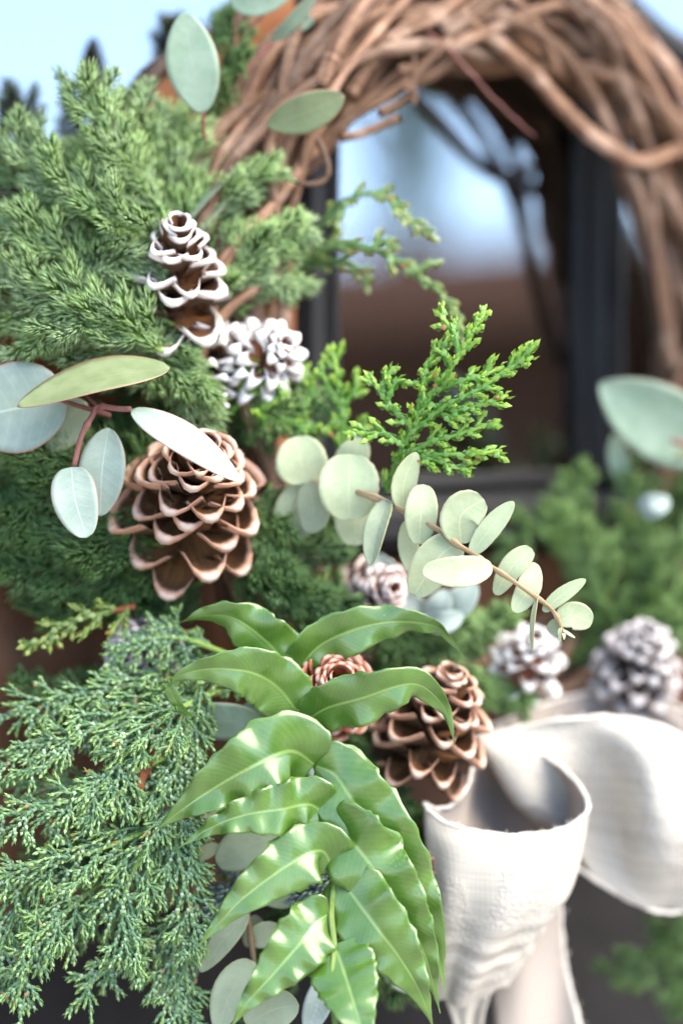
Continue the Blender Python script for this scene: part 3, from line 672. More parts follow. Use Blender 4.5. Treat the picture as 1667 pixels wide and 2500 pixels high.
def cam_dir(r, u, f):
    """direction given as right, up, towards the camera"""
    return nrm(RIGHT * r + UP * u - FWD * f)
def pine_cone(label, c, axis, length, radius, n, mat, tau=(112, 22), prof=None, group='pine cones wired into the wreath', var=None, wid=0.46, curl=0.2, lip=0.15, cupk=0.17, rnd=0.5, name='pine_cone', core=0.16, spin=0.0, jit=1.0, frac=1.0):
    import zlib
    rng = np.random.default_rng(zlib.crc32(label.encode())); random.seed(zlib.crc32(label.encode()))
    ax = Vector(axis); base = Vector(c) - ax * (length * 0.5)
    t = thing(name, base, label, 'pine cone', group)
    t.rotation_mode = 'QUATERNION'; t.rotation_quaternion = ax.to_track_quat('Z', 'Y')
    meshes = [scale_mesh('scale', mat, wid * random.uniform(.92, 1.08), curl * random.uniform(.7, 1.3), lip * random.uniform(.85, 1.15), cupk * random.uniform(.7, 1.3), rnd=rnd) for _ in range(4)]
    # core
    m = MB(); zz = np.linspace(0, length * 0.93, 12); S = np.stack([np.zeros(12), np.zeros(12), zz], 1)
    tube(m, S, radius * core * np.linspace(1.15, 0.35, 12), 10)
    o = m.build('core', M['core']); o.parent = t
    prof = prof or (lambda x: (0.84 + 0.8 * x if x < 0.2 else 1.0 - 0.62 * ((x - 0.2) / 0.8) ** 1.4))
    for i in range(n):
        x = (i + 0.5) / n; h = length * 0.95 * x ** 0.92
        az = i * 2.399963 + spin + rng.normal() * 0.07 * jit
        ta = rad(tau[0] + (tau[1] - tau[0]) * x ** 0.9 + rng.normal() * 5 * jit)
        L = radius * prof(x) * rng.uniform(.93, 1.07)
        rdl = Vector((math.cos(az), math.sin(az), 0)); zax = Vector((0, 0, 1))
        d = zax * math.cos(ta) + rdl * math.sin(ta); nz = zax * math.sin(ta) - rdl * math.cos(ta); y = nz.cross(d)
        wsc = L * (0.82 + 0.5 * (1 - prof(x))) * rng.uniform(.92, 1.08)
        p = zax * h + rdl * (radius * core * 0.6 * (1 - .5 * x))
        mm = Matrix(((d.x * L, y.x * wsc, nz.x * L, p.x), (d.y * L, y.y * wsc, nz.y * L, p.y), (d.z * L, y.z * wsc, nz.z * L, p.z), (0, 0, 0, 1)))
        so_ = bpy.data.objects.new('scale', meshes[i % 4]); scene.collection.objects.link(so_)
        so_.parent = t; so_.matrix_local = mm
    return t
def s2(x, y): return x / 1.8800, 850 + y / 1.8800
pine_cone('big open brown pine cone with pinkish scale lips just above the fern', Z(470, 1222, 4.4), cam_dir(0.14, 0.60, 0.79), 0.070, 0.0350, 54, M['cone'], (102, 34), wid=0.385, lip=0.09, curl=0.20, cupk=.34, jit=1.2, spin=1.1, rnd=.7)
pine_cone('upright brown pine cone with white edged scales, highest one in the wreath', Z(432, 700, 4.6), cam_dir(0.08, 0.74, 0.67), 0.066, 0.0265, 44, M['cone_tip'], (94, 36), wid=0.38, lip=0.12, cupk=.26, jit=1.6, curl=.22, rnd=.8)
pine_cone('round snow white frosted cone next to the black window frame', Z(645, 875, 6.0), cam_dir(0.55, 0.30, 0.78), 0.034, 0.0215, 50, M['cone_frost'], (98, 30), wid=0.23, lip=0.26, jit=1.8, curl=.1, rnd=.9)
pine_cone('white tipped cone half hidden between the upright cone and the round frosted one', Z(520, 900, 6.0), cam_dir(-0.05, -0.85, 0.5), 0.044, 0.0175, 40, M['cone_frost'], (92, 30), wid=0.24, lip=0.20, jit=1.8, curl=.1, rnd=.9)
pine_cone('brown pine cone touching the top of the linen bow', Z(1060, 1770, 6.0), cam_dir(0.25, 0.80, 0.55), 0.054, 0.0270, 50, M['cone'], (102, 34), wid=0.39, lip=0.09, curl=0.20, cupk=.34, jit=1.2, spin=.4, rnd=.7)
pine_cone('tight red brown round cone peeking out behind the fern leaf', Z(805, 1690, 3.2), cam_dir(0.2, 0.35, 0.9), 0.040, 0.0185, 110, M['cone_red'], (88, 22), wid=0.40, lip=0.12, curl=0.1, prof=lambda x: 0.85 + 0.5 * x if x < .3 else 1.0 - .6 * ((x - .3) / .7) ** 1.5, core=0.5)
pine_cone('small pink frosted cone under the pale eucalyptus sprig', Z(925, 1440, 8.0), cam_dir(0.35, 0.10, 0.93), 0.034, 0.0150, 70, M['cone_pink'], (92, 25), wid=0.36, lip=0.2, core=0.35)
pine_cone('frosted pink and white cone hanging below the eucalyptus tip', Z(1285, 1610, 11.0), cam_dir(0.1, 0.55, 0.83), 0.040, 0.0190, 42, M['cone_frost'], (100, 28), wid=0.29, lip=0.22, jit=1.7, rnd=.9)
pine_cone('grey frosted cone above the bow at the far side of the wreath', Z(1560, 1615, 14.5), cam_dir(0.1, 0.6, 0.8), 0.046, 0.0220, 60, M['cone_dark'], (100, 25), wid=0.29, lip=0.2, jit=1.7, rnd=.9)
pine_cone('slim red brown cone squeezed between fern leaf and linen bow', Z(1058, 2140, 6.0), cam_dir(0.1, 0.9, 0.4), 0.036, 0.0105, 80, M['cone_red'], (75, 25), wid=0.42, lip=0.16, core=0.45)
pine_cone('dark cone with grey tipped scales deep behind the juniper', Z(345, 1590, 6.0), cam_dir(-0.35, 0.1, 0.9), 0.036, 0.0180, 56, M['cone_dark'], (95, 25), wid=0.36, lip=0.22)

# ---------------------------------------------------------------- feathery green sprigs, upper left
FG = 'feathery juniper sprigs in the upper left'
def fj(label, pts, L=165, n=13, mat='plume', **k): plume_sprig('feathery_sprig', label, 'evergreen sprig', pts, M[mat], L, group=FG, n=n, **k)
fj('feathery green sprig reaching highest against the pale sky reflection', [(470, 640, 6), (370, 480, 5), (270, 330, 4), (205, 215, 4)], 150, 13)
fj('feathery sprig curling left of the tall oval eucalyptus leaf', [(500, 620, 8), (430, 470, 7), (370, 350, 6), (335, 240, 6)], 130, 11)
fj('feathery sprig pointing to the upper left corner of the mass', [(420, 760, 6), (270, 560, 5), (140, 430, 4.5), (50, 345, 4.5)], 160, 14)
fj('feathery sprig with drooping tips below the highest one', [(460, 700, 5), (330, 560, 4), (200, 470, 3.5), (110, 430, 4)], 150, 12)
fj('long feathery sprig leaving the picture at half of the upper left mass', [(430, 800, 5), (270, 690, 4), (110, 600, 3.5), (-30, 540, 3.5)], 170, 14)
fj('bright feathery sprig spreading flat over the red edged olive leaf', [(420, 850, 4), (280, 780, 3), (130, 720, 2.5), (0, 690, 3)], 160, 13)
fj('pale tipped feathery sprig drooping onto the red edged olive leaf', [(400, 860, 3), (300, 800, 2.4), (190, 790, 2.2), (60, 840, 2.4)], 130, 13)
fj('feathery sprig right of the tallest, under the two upper eucalyptus leaves', [(470, 700, 9), (450, 560, 8), (440, 420, 7.5), (470, 320, 7.5)], 140, 12)
fj('feathery sprig lying against the grapevines above the cones', [(420, 700, 7), (510, 640, 6.4), (600, 600, 6.2), (690, 580, 6.4)], 120, 11)
fj('feathery sprig crossing the grapevines beside the upright cone', [(470, 760, 7), (560, 700, 6.4), (640, 670, 6.4), (720, 700, 6.8)], 110, 10)
fj('feathery sprig draped over the left side of the upright cone', [(180, 690, 4), (260, 650, 3.6), (330, 640, 3.4), (385, 660, 3.6)], 90, 9)
fj('feathery sprig hanging below the upright cone and over the big one', [(330, 850, 4.5), (420, 900, 4), (470, 960, 4), (500, 1050, 4.4)], 130, 12)
fj('small feathery sprig standing behind the twigs at the top of the picture', [(560, 330, 8.6), (575, 210, 8.4), (570, 110, 8.4), (550, 30, 8.6)], 90, 9, 'plume_dark')
fj('feathery sprig running down beside the frosted cones', [(560, 960, 6.5), (620, 1000, 6), (690, 1010, 6), (770, 990, 6.5)], 110, 11, 'plume_far')
fj('feathery sprig hugging the left rim of the picture beneath the blue sky', [(200, 640, 7), (110, 510, 6.5), (40, 440, 6), (-20, 380, 6)], 150, 11)
fj('low feathery sprig with tips hanging beside the round blue leaf', [(430, 930, 4.8), (310, 880, 4.2), (200, 860, 4), (90, 800, 4)], 120, 12)
fj('fluffy feathery sprig in the middle of the upper left mass', [(440, 740, 7), (360, 640, 6.4), (280, 520, 6), (230, 400, 6)], 170, 16)
fj('feathery sprig filling the space left of the upright cone', [(420, 820, 6.5), (330, 740, 5.6), (230, 650, 5), (130, 560, 5)], 170, 16)
fj('feathery sprig behind the upright cone leaning right', [(430, 800, 8), (440, 660, 7.2), (470, 520, 7), (520, 430, 7)], 160, 14)
fj('feathery sprig under the pale tipped one at the left rim', [(380, 900, 5.4), (250, 820, 4.6), (120, 760, 4.2), (-30, 770, 4.2)], 160, 14)
fj('feathery sprig in front of the orange wood below the tall oval leaf', [(440, 620, 8.6), (420, 500, 8.2), (400, 400, 8), (420, 300, 8)], 140, 12)
fj('feathery sprig lying over the vines right of the upright cone towards the window', [(540, 740, 6.2), (600, 640, 5.8), (660, 590, 5.8), (735, 560, 6)], 100, 12)
fj('feathery sprig crossing the vines below the olive eucalyptus leaf', [(480, 560, 6.6), (540, 490, 6.2), (600, 450, 6.2), (650, 420, 6.4)], 90, 10)
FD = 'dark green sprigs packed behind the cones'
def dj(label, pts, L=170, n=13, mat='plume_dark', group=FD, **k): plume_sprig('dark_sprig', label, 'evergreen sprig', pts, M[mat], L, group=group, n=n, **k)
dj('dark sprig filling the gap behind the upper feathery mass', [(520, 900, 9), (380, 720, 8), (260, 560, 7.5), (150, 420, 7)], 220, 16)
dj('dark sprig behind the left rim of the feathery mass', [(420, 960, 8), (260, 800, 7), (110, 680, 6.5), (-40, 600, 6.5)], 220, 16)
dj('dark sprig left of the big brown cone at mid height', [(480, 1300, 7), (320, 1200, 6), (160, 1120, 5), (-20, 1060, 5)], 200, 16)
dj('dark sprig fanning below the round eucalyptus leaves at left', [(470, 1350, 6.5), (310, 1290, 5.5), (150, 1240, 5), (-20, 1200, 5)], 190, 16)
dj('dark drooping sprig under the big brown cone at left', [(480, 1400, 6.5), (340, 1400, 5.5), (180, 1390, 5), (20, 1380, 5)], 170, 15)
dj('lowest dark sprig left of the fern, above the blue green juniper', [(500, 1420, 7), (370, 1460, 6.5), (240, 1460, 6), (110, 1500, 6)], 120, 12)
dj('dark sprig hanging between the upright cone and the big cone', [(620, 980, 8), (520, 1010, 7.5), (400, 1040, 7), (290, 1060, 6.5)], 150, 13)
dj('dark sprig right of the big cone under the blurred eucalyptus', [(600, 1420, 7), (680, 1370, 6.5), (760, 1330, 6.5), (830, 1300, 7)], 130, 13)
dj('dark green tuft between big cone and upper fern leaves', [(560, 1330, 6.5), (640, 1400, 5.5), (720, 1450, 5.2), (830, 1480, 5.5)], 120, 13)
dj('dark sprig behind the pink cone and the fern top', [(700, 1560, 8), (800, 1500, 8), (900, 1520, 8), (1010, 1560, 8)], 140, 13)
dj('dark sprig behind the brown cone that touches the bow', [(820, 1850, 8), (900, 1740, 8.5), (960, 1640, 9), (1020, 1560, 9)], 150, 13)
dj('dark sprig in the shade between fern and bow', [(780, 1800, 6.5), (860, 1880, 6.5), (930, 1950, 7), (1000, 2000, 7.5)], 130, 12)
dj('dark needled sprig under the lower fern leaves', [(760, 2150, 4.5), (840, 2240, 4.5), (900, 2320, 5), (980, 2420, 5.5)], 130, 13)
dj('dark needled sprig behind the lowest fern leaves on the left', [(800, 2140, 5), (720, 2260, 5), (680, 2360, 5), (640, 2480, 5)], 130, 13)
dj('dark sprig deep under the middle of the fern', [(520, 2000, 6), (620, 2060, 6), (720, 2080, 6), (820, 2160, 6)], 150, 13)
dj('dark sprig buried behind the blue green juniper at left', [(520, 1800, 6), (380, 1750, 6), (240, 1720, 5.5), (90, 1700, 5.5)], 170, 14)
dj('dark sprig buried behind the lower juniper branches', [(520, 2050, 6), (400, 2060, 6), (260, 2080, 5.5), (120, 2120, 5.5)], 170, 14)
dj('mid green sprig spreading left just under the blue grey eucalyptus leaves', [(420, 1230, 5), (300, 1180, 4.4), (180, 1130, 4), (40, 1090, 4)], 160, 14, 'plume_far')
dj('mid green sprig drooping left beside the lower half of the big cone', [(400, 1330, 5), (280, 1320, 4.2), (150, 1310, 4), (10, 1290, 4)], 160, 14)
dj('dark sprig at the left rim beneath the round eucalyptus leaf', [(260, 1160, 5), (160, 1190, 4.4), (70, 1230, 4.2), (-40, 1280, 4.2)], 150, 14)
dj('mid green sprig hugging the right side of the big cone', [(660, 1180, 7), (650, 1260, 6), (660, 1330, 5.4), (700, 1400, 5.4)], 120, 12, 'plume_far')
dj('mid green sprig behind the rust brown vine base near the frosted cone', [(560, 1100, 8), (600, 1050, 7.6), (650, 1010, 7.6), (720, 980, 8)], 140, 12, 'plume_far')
RG = 'blurred green sprigs on the far right of the wreath'
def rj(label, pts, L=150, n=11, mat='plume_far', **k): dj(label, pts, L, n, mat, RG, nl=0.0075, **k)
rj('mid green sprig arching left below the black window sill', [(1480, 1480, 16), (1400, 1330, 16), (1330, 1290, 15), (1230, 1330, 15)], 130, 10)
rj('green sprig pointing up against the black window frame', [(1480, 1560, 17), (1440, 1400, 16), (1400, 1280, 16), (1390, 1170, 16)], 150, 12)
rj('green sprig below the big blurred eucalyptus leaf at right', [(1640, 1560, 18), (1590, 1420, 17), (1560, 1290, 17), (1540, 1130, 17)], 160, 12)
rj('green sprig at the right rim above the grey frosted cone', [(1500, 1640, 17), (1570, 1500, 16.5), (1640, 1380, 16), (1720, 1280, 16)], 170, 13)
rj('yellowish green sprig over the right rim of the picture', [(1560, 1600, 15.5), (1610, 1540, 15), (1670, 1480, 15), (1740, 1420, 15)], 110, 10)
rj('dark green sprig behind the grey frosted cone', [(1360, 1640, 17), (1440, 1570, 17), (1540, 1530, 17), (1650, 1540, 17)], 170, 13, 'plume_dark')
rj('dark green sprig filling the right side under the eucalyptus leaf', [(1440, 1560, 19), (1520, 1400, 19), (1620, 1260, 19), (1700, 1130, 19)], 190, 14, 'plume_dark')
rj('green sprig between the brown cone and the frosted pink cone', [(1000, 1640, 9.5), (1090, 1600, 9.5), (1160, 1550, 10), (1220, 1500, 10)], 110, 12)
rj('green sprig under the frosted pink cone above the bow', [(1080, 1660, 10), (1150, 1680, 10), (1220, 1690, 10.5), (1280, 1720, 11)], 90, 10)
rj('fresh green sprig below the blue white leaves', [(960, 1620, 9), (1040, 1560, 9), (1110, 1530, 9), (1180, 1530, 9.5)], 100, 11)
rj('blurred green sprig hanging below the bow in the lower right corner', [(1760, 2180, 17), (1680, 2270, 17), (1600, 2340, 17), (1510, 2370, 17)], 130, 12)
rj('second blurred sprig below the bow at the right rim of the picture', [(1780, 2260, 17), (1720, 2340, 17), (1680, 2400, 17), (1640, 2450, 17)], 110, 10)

# ---------------------------------------------------------------- blue-green juniper, lower left
JG = 'blue green juniper branches in the lower left'
def jn(label, pts, sec=150, ter=58, **k):
    pts = [(p[0], p[1], p[2] + .7) for p in pts]
    scale_sprig('juniper_branch', label, 'juniper branch', pts, M['juniper'], sec * 1.15, ter * 1.2, r=.00122, group=JG, a0=.62, droop=.28, stem='twig_green', **k)
jn('juniper branch sweeping left at the top of the juniper mass', [(560, 1640, 4), (400, 1660, 3), (230, 1690, 2.5), (10, 1720, 2.5)], 140)
jn('juniper branch with a thin tip crossing in front of the dark cone', [(560, 1600, 3.5), (450, 1560, 3), (350, 1560, 3), (250, 1600, 3)], 95, 45)
jn('short juniper branch poking up beside the upper left fern leaf', [(540, 1680, 4.2), (490, 1600, 3.4), (440, 1540, 3), (380, 1530, 3)], 80, 42)
jn('juniper branch below the top one, running to the left rim', [(540, 1690, 3.5), (380, 1720, 2), (200, 1790, 1), (-20, 1850, 1)], 150)
jn('bright tipped juniper branch bending down in the middle of the mass', [(520, 1690, 2.5), (410, 1750, 1), (300, 1850, .2), (200, 1990, 0)], 150)
jn('juniper branch passing the rust brown twig', [(500, 1650, 2.5), (460, 1760, 1.5), (430, 1880, .8), (360, 2020, .3)], 120)
jn('sharp juniper branch reaching the left rim at two thirds height', [(440, 1830, 2), (300, 1900, .5), (150, 1960, -.2), (-30, 2000, -.2)], 140)
jn('juniper branch hanging straight down beside the fern tips', [(440, 1850, 2), (425, 2000, .6), (450, 2150, .2), (490, 2330, .2)], 140)
jn('juniper branch forking towards the left rim in the lower third', [(430, 2000, 2), (280, 2060, .6), (130, 2110, 0), (-40, 2150, 0)], 150)
jn('juniper branch drooping through the centre of the lower mass', [(400, 2000, 1.6), (330, 2120, .4), (300, 2230, 0), (330, 2360, 0)], 140)
jn('juniper branch drooping to the bottom left corner', [(300, 2120, 2), (180, 2210, .6), (90, 2320, 0), (30, 2470, 0)], 140)
jn('lowest juniper branch with bright tips along the bottom edge', [(480, 2180, 2.4), (430, 2300, 1.4), (430, 2400, 1), (470, 2540, 1)], 130)
jn('juniper branch spreading left above the bottom edge', [(470, 2240, 2.6), (380, 2300, 1.6), (290, 2350, 1), (190, 2420, 1)], 110)
jn('juniper spray at the very left rim near the bottom', [(120, 2060, 2), (60, 2180, 1), (20, 2290, .8), (-10, 2420, .8)], 120)
jn('thin juniper twig crossing under the second left fern leaf', [(430, 1990, .8), (470, 1970, .2), (500, 1955, 0), (528, 1942, 0)], 30, 18)
jn('juniper sprig dangling behind the left fern leaf', [(590, 1640, 3), (520, 1680, 2.4), (500, 1740, 2.2), (505, 1790, 2.2)], 60, 34)
jn('back layer juniper branch under the rust brown twig', [(520, 1800, 4), (360, 1880, 3.5), (200, 1930, 3), (40, 1900, 3)], 150)
jn('back layer juniper branch low on the left', [(480, 2100, 4), (330, 2160, 3.5), (180, 2230, 3), (30, 2260, 3)], 150)
def twig(name, label, pts, r0, r1, mat, cat='twig'):
    S = spline([Z(*p) for p in pts], 30); m = MB(); tube(m, S, np.linspace(r0, r1, 30) * (1 + .06 * rng.normal(size=30)), 9)
    o = m.build(name, M[mat]); tag(o, label, cat); return o
twig('bare_twig', 'rust brown bare twig end among the blue green juniper', [(420, 1740, 3.2), (390, 1800, 2.2), (350, 1890, 1.6), (328, 1955, 1.3)], .0024, .0027, 'twig_rust')

# ---------------------------------------------------------------- bright cypress sprig in the centre, arching twigs
def cy(label, pts, sec, ter, mat='cypress', name='cypress_sprig', **k): scale_sprig(name, label, 'cypress sprig', pts, M[mat], sec, ter, **k)
CG = 'bright green cypress sprigs in front of the window'
cy('bright green cypress sprig standing upright in front of the window', [(930, 1190, 3), (985, 1080, 2), (1020, 960, 1.5), (1080, 880, 1.2), (1150, 780, 1.5)], 0, 0) if False else None
def cyp(label, branches, group=CG, r=0.0019, mat='cypress'):
    t = thing('cypress_sprig', Z(*branches[0][0]), label, 'cypress sprig', group)
    f = MB(); st = MB()
    for b in branches:
        S = spline([Z(*p) for p in b], 24)
        scales(f, S, r * 1.05, r * .85, 0.1, 1.0, r * 1.4, .74)
        tube(st, S[:14], np.linspace(.0011, .0005, 14), 6)
        T, N, B = frames(S); ln = np.linalg.norm(S[-1] - S[0])
        for i in range(int(ln / (26 * PX))):
            k = min(21, int((i + rng.random() * .6 + .6) / (ln / (26 * PX)) * 23)); sd = sides(T[k], .35) * (1 if i % 2 else -1)
            a = rng.uniform(.55, .95); l2 = rng.uniform(20, 48) * PX
            Q = branch_spine(S[k], T[k] * math.cos(a) + sd * math.sin(a) - FWD * rng.normal() * .25, T[k] * math.cos(a * .5) + sd * math.sin(a * .5), l2, 6)
            scales(f, Q, r, r * .8, .4, 1.05, r * 1.4, .74)
    st.build('stem', M['twig_rust'], t); f.build('foliage', M[mat], t, 'stuff')
    return t
cyp('bright green cypress sprig fanning up before the dark window pane', [
    [(945, 1200, 3), (975, 1110, 2), (1010, 1040, 1.4), (1060, 950, 1), (1120, 870, .8), (1165, 790, .8), (1185, 760, 1)],
    [(1000, 1060, 1.5), (1090, 990, .6), (1170, 950, .3), (1235, 905, .3), (1300, 870, .4)], [(1235, 905, .3), (1270, 880, .2), (1283, 852, .2)],
    [(1120, 870, .8), (1110, 820, 1), (1090, 790, 1.2), (1070, 765, 1.4)], [(1100, 900, .9), (1085, 860, 1.1), (1080, 845, 1.1)],
    [(1010, 1040, 1.4), (960, 1000, 1.6), (920, 945, 1.8), (890, 915, 2)], [(945, 975, 1.6), (970, 930, 1.5), (1015, 940, 1.5)], [(925, 950, 1.8), (945, 920, 1.8), (960, 895, 1.8)],
    [(985, 1090, 1.7), (940, 1060, 1.6), (900, 1058, 1.6), (850, 1056, 1.6)],
    [(975, 1120, 2), (1050, 1080, 1.2), (1120, 1060, .9), (1210, 1030, .8)], [(970, 1130, 2), (1060, 1110, 1.2), (1140, 1110, .9), (1225, 1100, .9)],
    [(980, 1130, 2), (1050, 1120, 1.3), (1110, 1140, 1.2), (1150, 1150, 1.2)],
    [(1040, 990, 1.2), (1120, 1000, .5), (1180, 985, .3), (1240, 965, .3)], [(1060, 955, 1), (1130, 930, .4), (1180, 915, .4), (1230, 895, .5)],
    [(1010, 1040, 1.4), (1030, 960, 1.3), (1040, 900, 1.4), (1075, 840, 1.5)], [(1020, 1010, 1.4), (1080, 1010, .8), (1110, 1020, .6), (1135, 1010, .5)]])
cyp('blurred bright green sprig left of the sharp cypress sprig', [
    [(830, 1120, 6), (835, 1020, 6), (825, 930, 6), (810, 850, 6)], [(833, 1000, 6), (860, 960, 6), (885, 930, 6)], [(830, 990, 6), (800, 940, 6), (780, 900, 6)],
    [(780, 1110, 7), (760, 1020, 7), (750, 960, 7), (740, 910, 7)], [(835, 1060, 6), (880, 1040, 6), (900, 1050, 6)], [(800, 1060, 6.5), (740, 1030, 6.5), (690, 1010, 6.5)]], r=0.0021)
cyp('loose green sprig next to the frosted round cone', [
    [(560, 1010, 6), (610, 960, 5.6), (650, 930, 5.4), (700, 960, 5.4)], [(600, 970, 5.6), (590, 910, 5.4), (620, 880, 5.2)], [(640, 1040, 6), (700, 1030, 5.6), (760, 1050, 5.6), (820, 1040, 6)],
    [(660, 1060, 6), (640, 1000, 5.6), (680, 980, 5.6)], [(740, 1000, 6), (760, 960, 6), (745, 930, 6)]], r=0.0019)
AG = 'arching thin cypress twigs in front of the window'
cyp('upper arching cypress twig curving over the dark pane', [[(735, 620, 9), (800, 530, 8.5), (860, 482, 8), (930, 475, 8), (980, 510, 8), (1010, 550, 8), (1062, 582, 8)], [(930, 476, 8), (960, 500, 8), (985, 545, 8)], [(850, 490, 8), (830, 520, 8), (820, 560, 8)]], AG, .0017, 'arc')
cyp('longest arching twig bending down to the bright cypress sprig', [[(720, 650, 9), (820, 600, 8), (920, 610, 7.5), (1000, 660, 7), (1070, 710, 6.5), (1115, 770, 6), (1130, 840, 5.5)], [(1000, 660, 7), (1030, 655, 7), (1050, 640, 7)], [(900, 608, 7.5), (930, 590, 7.5), (960, 585, 7.5)]], AG, .0018, 'arc')
cyp('short arching twig pointing right at the middle of the frame', [[(720, 660, 9.5), (790, 640, 9), (850, 640, 8.5), (905, 680, 8.5)], [(770, 640, 9), (800, 590, 9), (870, 590, 9)]], AG, .0017, 'arc')
cyp('dull green twigs beside the red eucalyptus stem at the top', [[(600, 360, 10.5), (630, 270, 10.5), (640, 180, 10.5), (660, 90, 11)], [(625, 290, 10.5), (680, 240, 10.5), (700, 200, 10.5)], [(640, 190, 10.5), (610, 140, 10.5), (600, 100, 10.5)]], 'small sprigs at the top of the wreath', .0016, 'arc')
# flat arborvitae spray
scale_sprig('arborvitae_spray', 'flat olive green spray hanging above the blue green juniper', 'evergreen spray', [(330, 1480, 4.6), (240, 1500, 4), (150, 1530, 3.8), (70, 1590, 3.8)], M['thuja'], 90, 30, r=.0020, step=34, tstep=40, jit=.05, third=False, droop=.1)
scale_sprig('arborvitae_spray', 'yellow green spray behind the upper fern leaves', 'evergreen spray', [(720, 1600, 6), (750, 1540, 6), (765, 1480, 6), (800, 1390, 6.5)], M['thuja'], 90, 30, r=.0022, step=34, tstep=40, jit=.1, third=False)
plume_sprig('fir_sprig', 'short blue grey fir tips under the lower left fern leaf', 'fir sprig', [(640, 2060, 4), (580, 2150, 3.4), (545, 2190, 3), (520, 2230, 3)], M['fir'], 60, n=6, nl=.009, ang=.9, w=.0008)
plume_sprig('fir_sprig', 'blue grey fir tip beside the fern stalk', 'fir sprig', [(860, 2140, 4), (800, 2150, 3), (760, 2170, 2.6), (735, 2200, 2.6)], M['fir'], 50, n=5, nl=.009, ang=.9, w=.0008)

# ---------------------------------------------------------------- eucalyptus
def stem(parent, pts, r0, r1, mat, n=40, nodes=()):
    S = spline([Z(*p) for p in pts], n); rr = np.linspace(r0, r1, n)
    for k in nodes: rr = rr * (1 + 0.5 * np.exp(-((np.linspace(0, 1, n) - k) / .02) ** 2))
    m = MB(); tube(m, S, rr, 8); return m.build('stem', M[mat], parent)
def q1(x, y, z=0.0): return (600 + x / 1.7422, 1000 + y / 1.7422, z)
hero = thing('eucalyptus_sprig', Z(*q1(490, 355, 3)), 'pale green eucalyptus sprig jutting out sharp in front of the window', 'eucalyptus sprig')
stem(hero, [q1(265, 310, 5.2), q1(380, 320, 4.2), q1(490, 355, 2.6), q1(580, 385, 2.0), q1(680, 435, 1.5), q1(800, 500, .9), q1(900, 575, .5), q1(960, 610, .3), q1(1030, 660, .1), q1(1100, 705, 0), q1(1200, 775, 0), q1(1290, 840, 0), q1(1330, 900, 0), q1(1350, 965, 0)], .0016, .0008, 'twig_tan', 80, (.2, .32, .45, .58, .68, .8, .9))
EP = M['euc_pale']
def el(pts, w, mat=EP, **k):
    k.setdefault('edge', .012); k.setdefault('nu', 12); k.setdefault('nt', 22); s_ = k.get('shape', (.85, .62)); k['shape'] = (s_[0], s_[1] * .8); leaf(hero, [q1(*p) for p in pts], w * (1.2 if pts[0][2] > 2.5 else 1.08) / 1.7422, mat, **k)
RND = (0.9, 0.5)
el([(445, 190, 3.4), (438, 330, 2.7), (440, 470, 3.2)], 220, shape=(.95, .5), cup=.1)
el([(250, 315, 5), (235, 210, 4.8), (215, 115, 5)], 195, shape=(.8, .5))
el([(300, 330, 5.4), (220, 440, 5.4), (195, 562, 5.6)], 180, shape=(.85, .6), mat=M['euc_dull'])
el([(265, 310, 4.6), (290, 420, 4.4), (270, 525, 4.6)], 150, M['euc_dull'], twist=.5, shape=(.9, .6))
el([(470, 300, 4.8), (470, 460, 4.4), (455, 578, 4.6)], 190, shape=(.9, .55), twist=-.3, mat=M['euc_dull'])
el([(400, 270, 5.2), (460, 190, 5), (490, 118, 5)], 120, shape=(.9, .5))
el([(670, 430, 1.8), (672, 310, 1.4), (725, 182, 1.2)], 108, twist=.35)
el([(605, 385, 1.8), (560, 500, 1.2), (530, 662, 1.0)], 105, M['euc_dull'], twist=.55, fold=.25)
el([(755, 318, 1.2), (745, 440, .9), (735, 574, 1.2)], 132, shape=(.95, .5), cup=.1)
el([(685, 470, 1.9), (690, 590, 2.2), (712, 705, 2.4)], 95, M['euc_dull'], twist=-.4)
el([(915, 572, .6), (915, 450, .3), (1012, 382, .3)], 165, shape=(1.05, .48), cup=.2)
el([(955, 618, .3), (1035, 510, 0), (1138, 392, -.2)], 88, twist=-.25, shape=(.9, .6))
el([(905, 560, .8), (810, 640, .8), (714, 790, 1.2)], 170, shape=(.8, .5), cup=.15)
el([(1048, 672, -.2), (905, 690, -.9), (750, 684, -1.0)], 124, shape=(.95, .55), cup=.1)
el([(1215, 592, .4), (1130, 670, .4), (1060, 788, .6)], 96, shape=(.75, .55), twist=.2)
el([(1225, 650, .5), (1200, 760, .3), (1140, 862, .3)], 98, shape=(.95, .55))
el([(1238, 785, .1), (1220, 900, -.4), (1216, 1032, -.6)], 52, twist=1.3, shape=(.9, .6))
el([(1262, 858, .1), (1335, 795, 0), (1443, 722, 0)], 62, twist=-.25, shape=(.9, .6))
el([(1328, 905, .1), (1385, 875, .1), (1472, 905, .3)], 112, shape=(1.0, .48), cup=.1)
el([(1345, 900, .4), (1310, 930, .5), (1288, 948, .6)], 66, M['euc_dull'], shape=(1.0, .5))
el([(1338, 920, 0), (1332, 950, -.2), (1336, 985, -.3)], 16, twist=.8)
el([(1345, 935, 0), (1375, 955, -.2), (1398, 970, -.3)], 14, twist=-.5)
el([(1350, 945, 0), (1352, 960, -.2), (1352, 978, -.2)], 14)
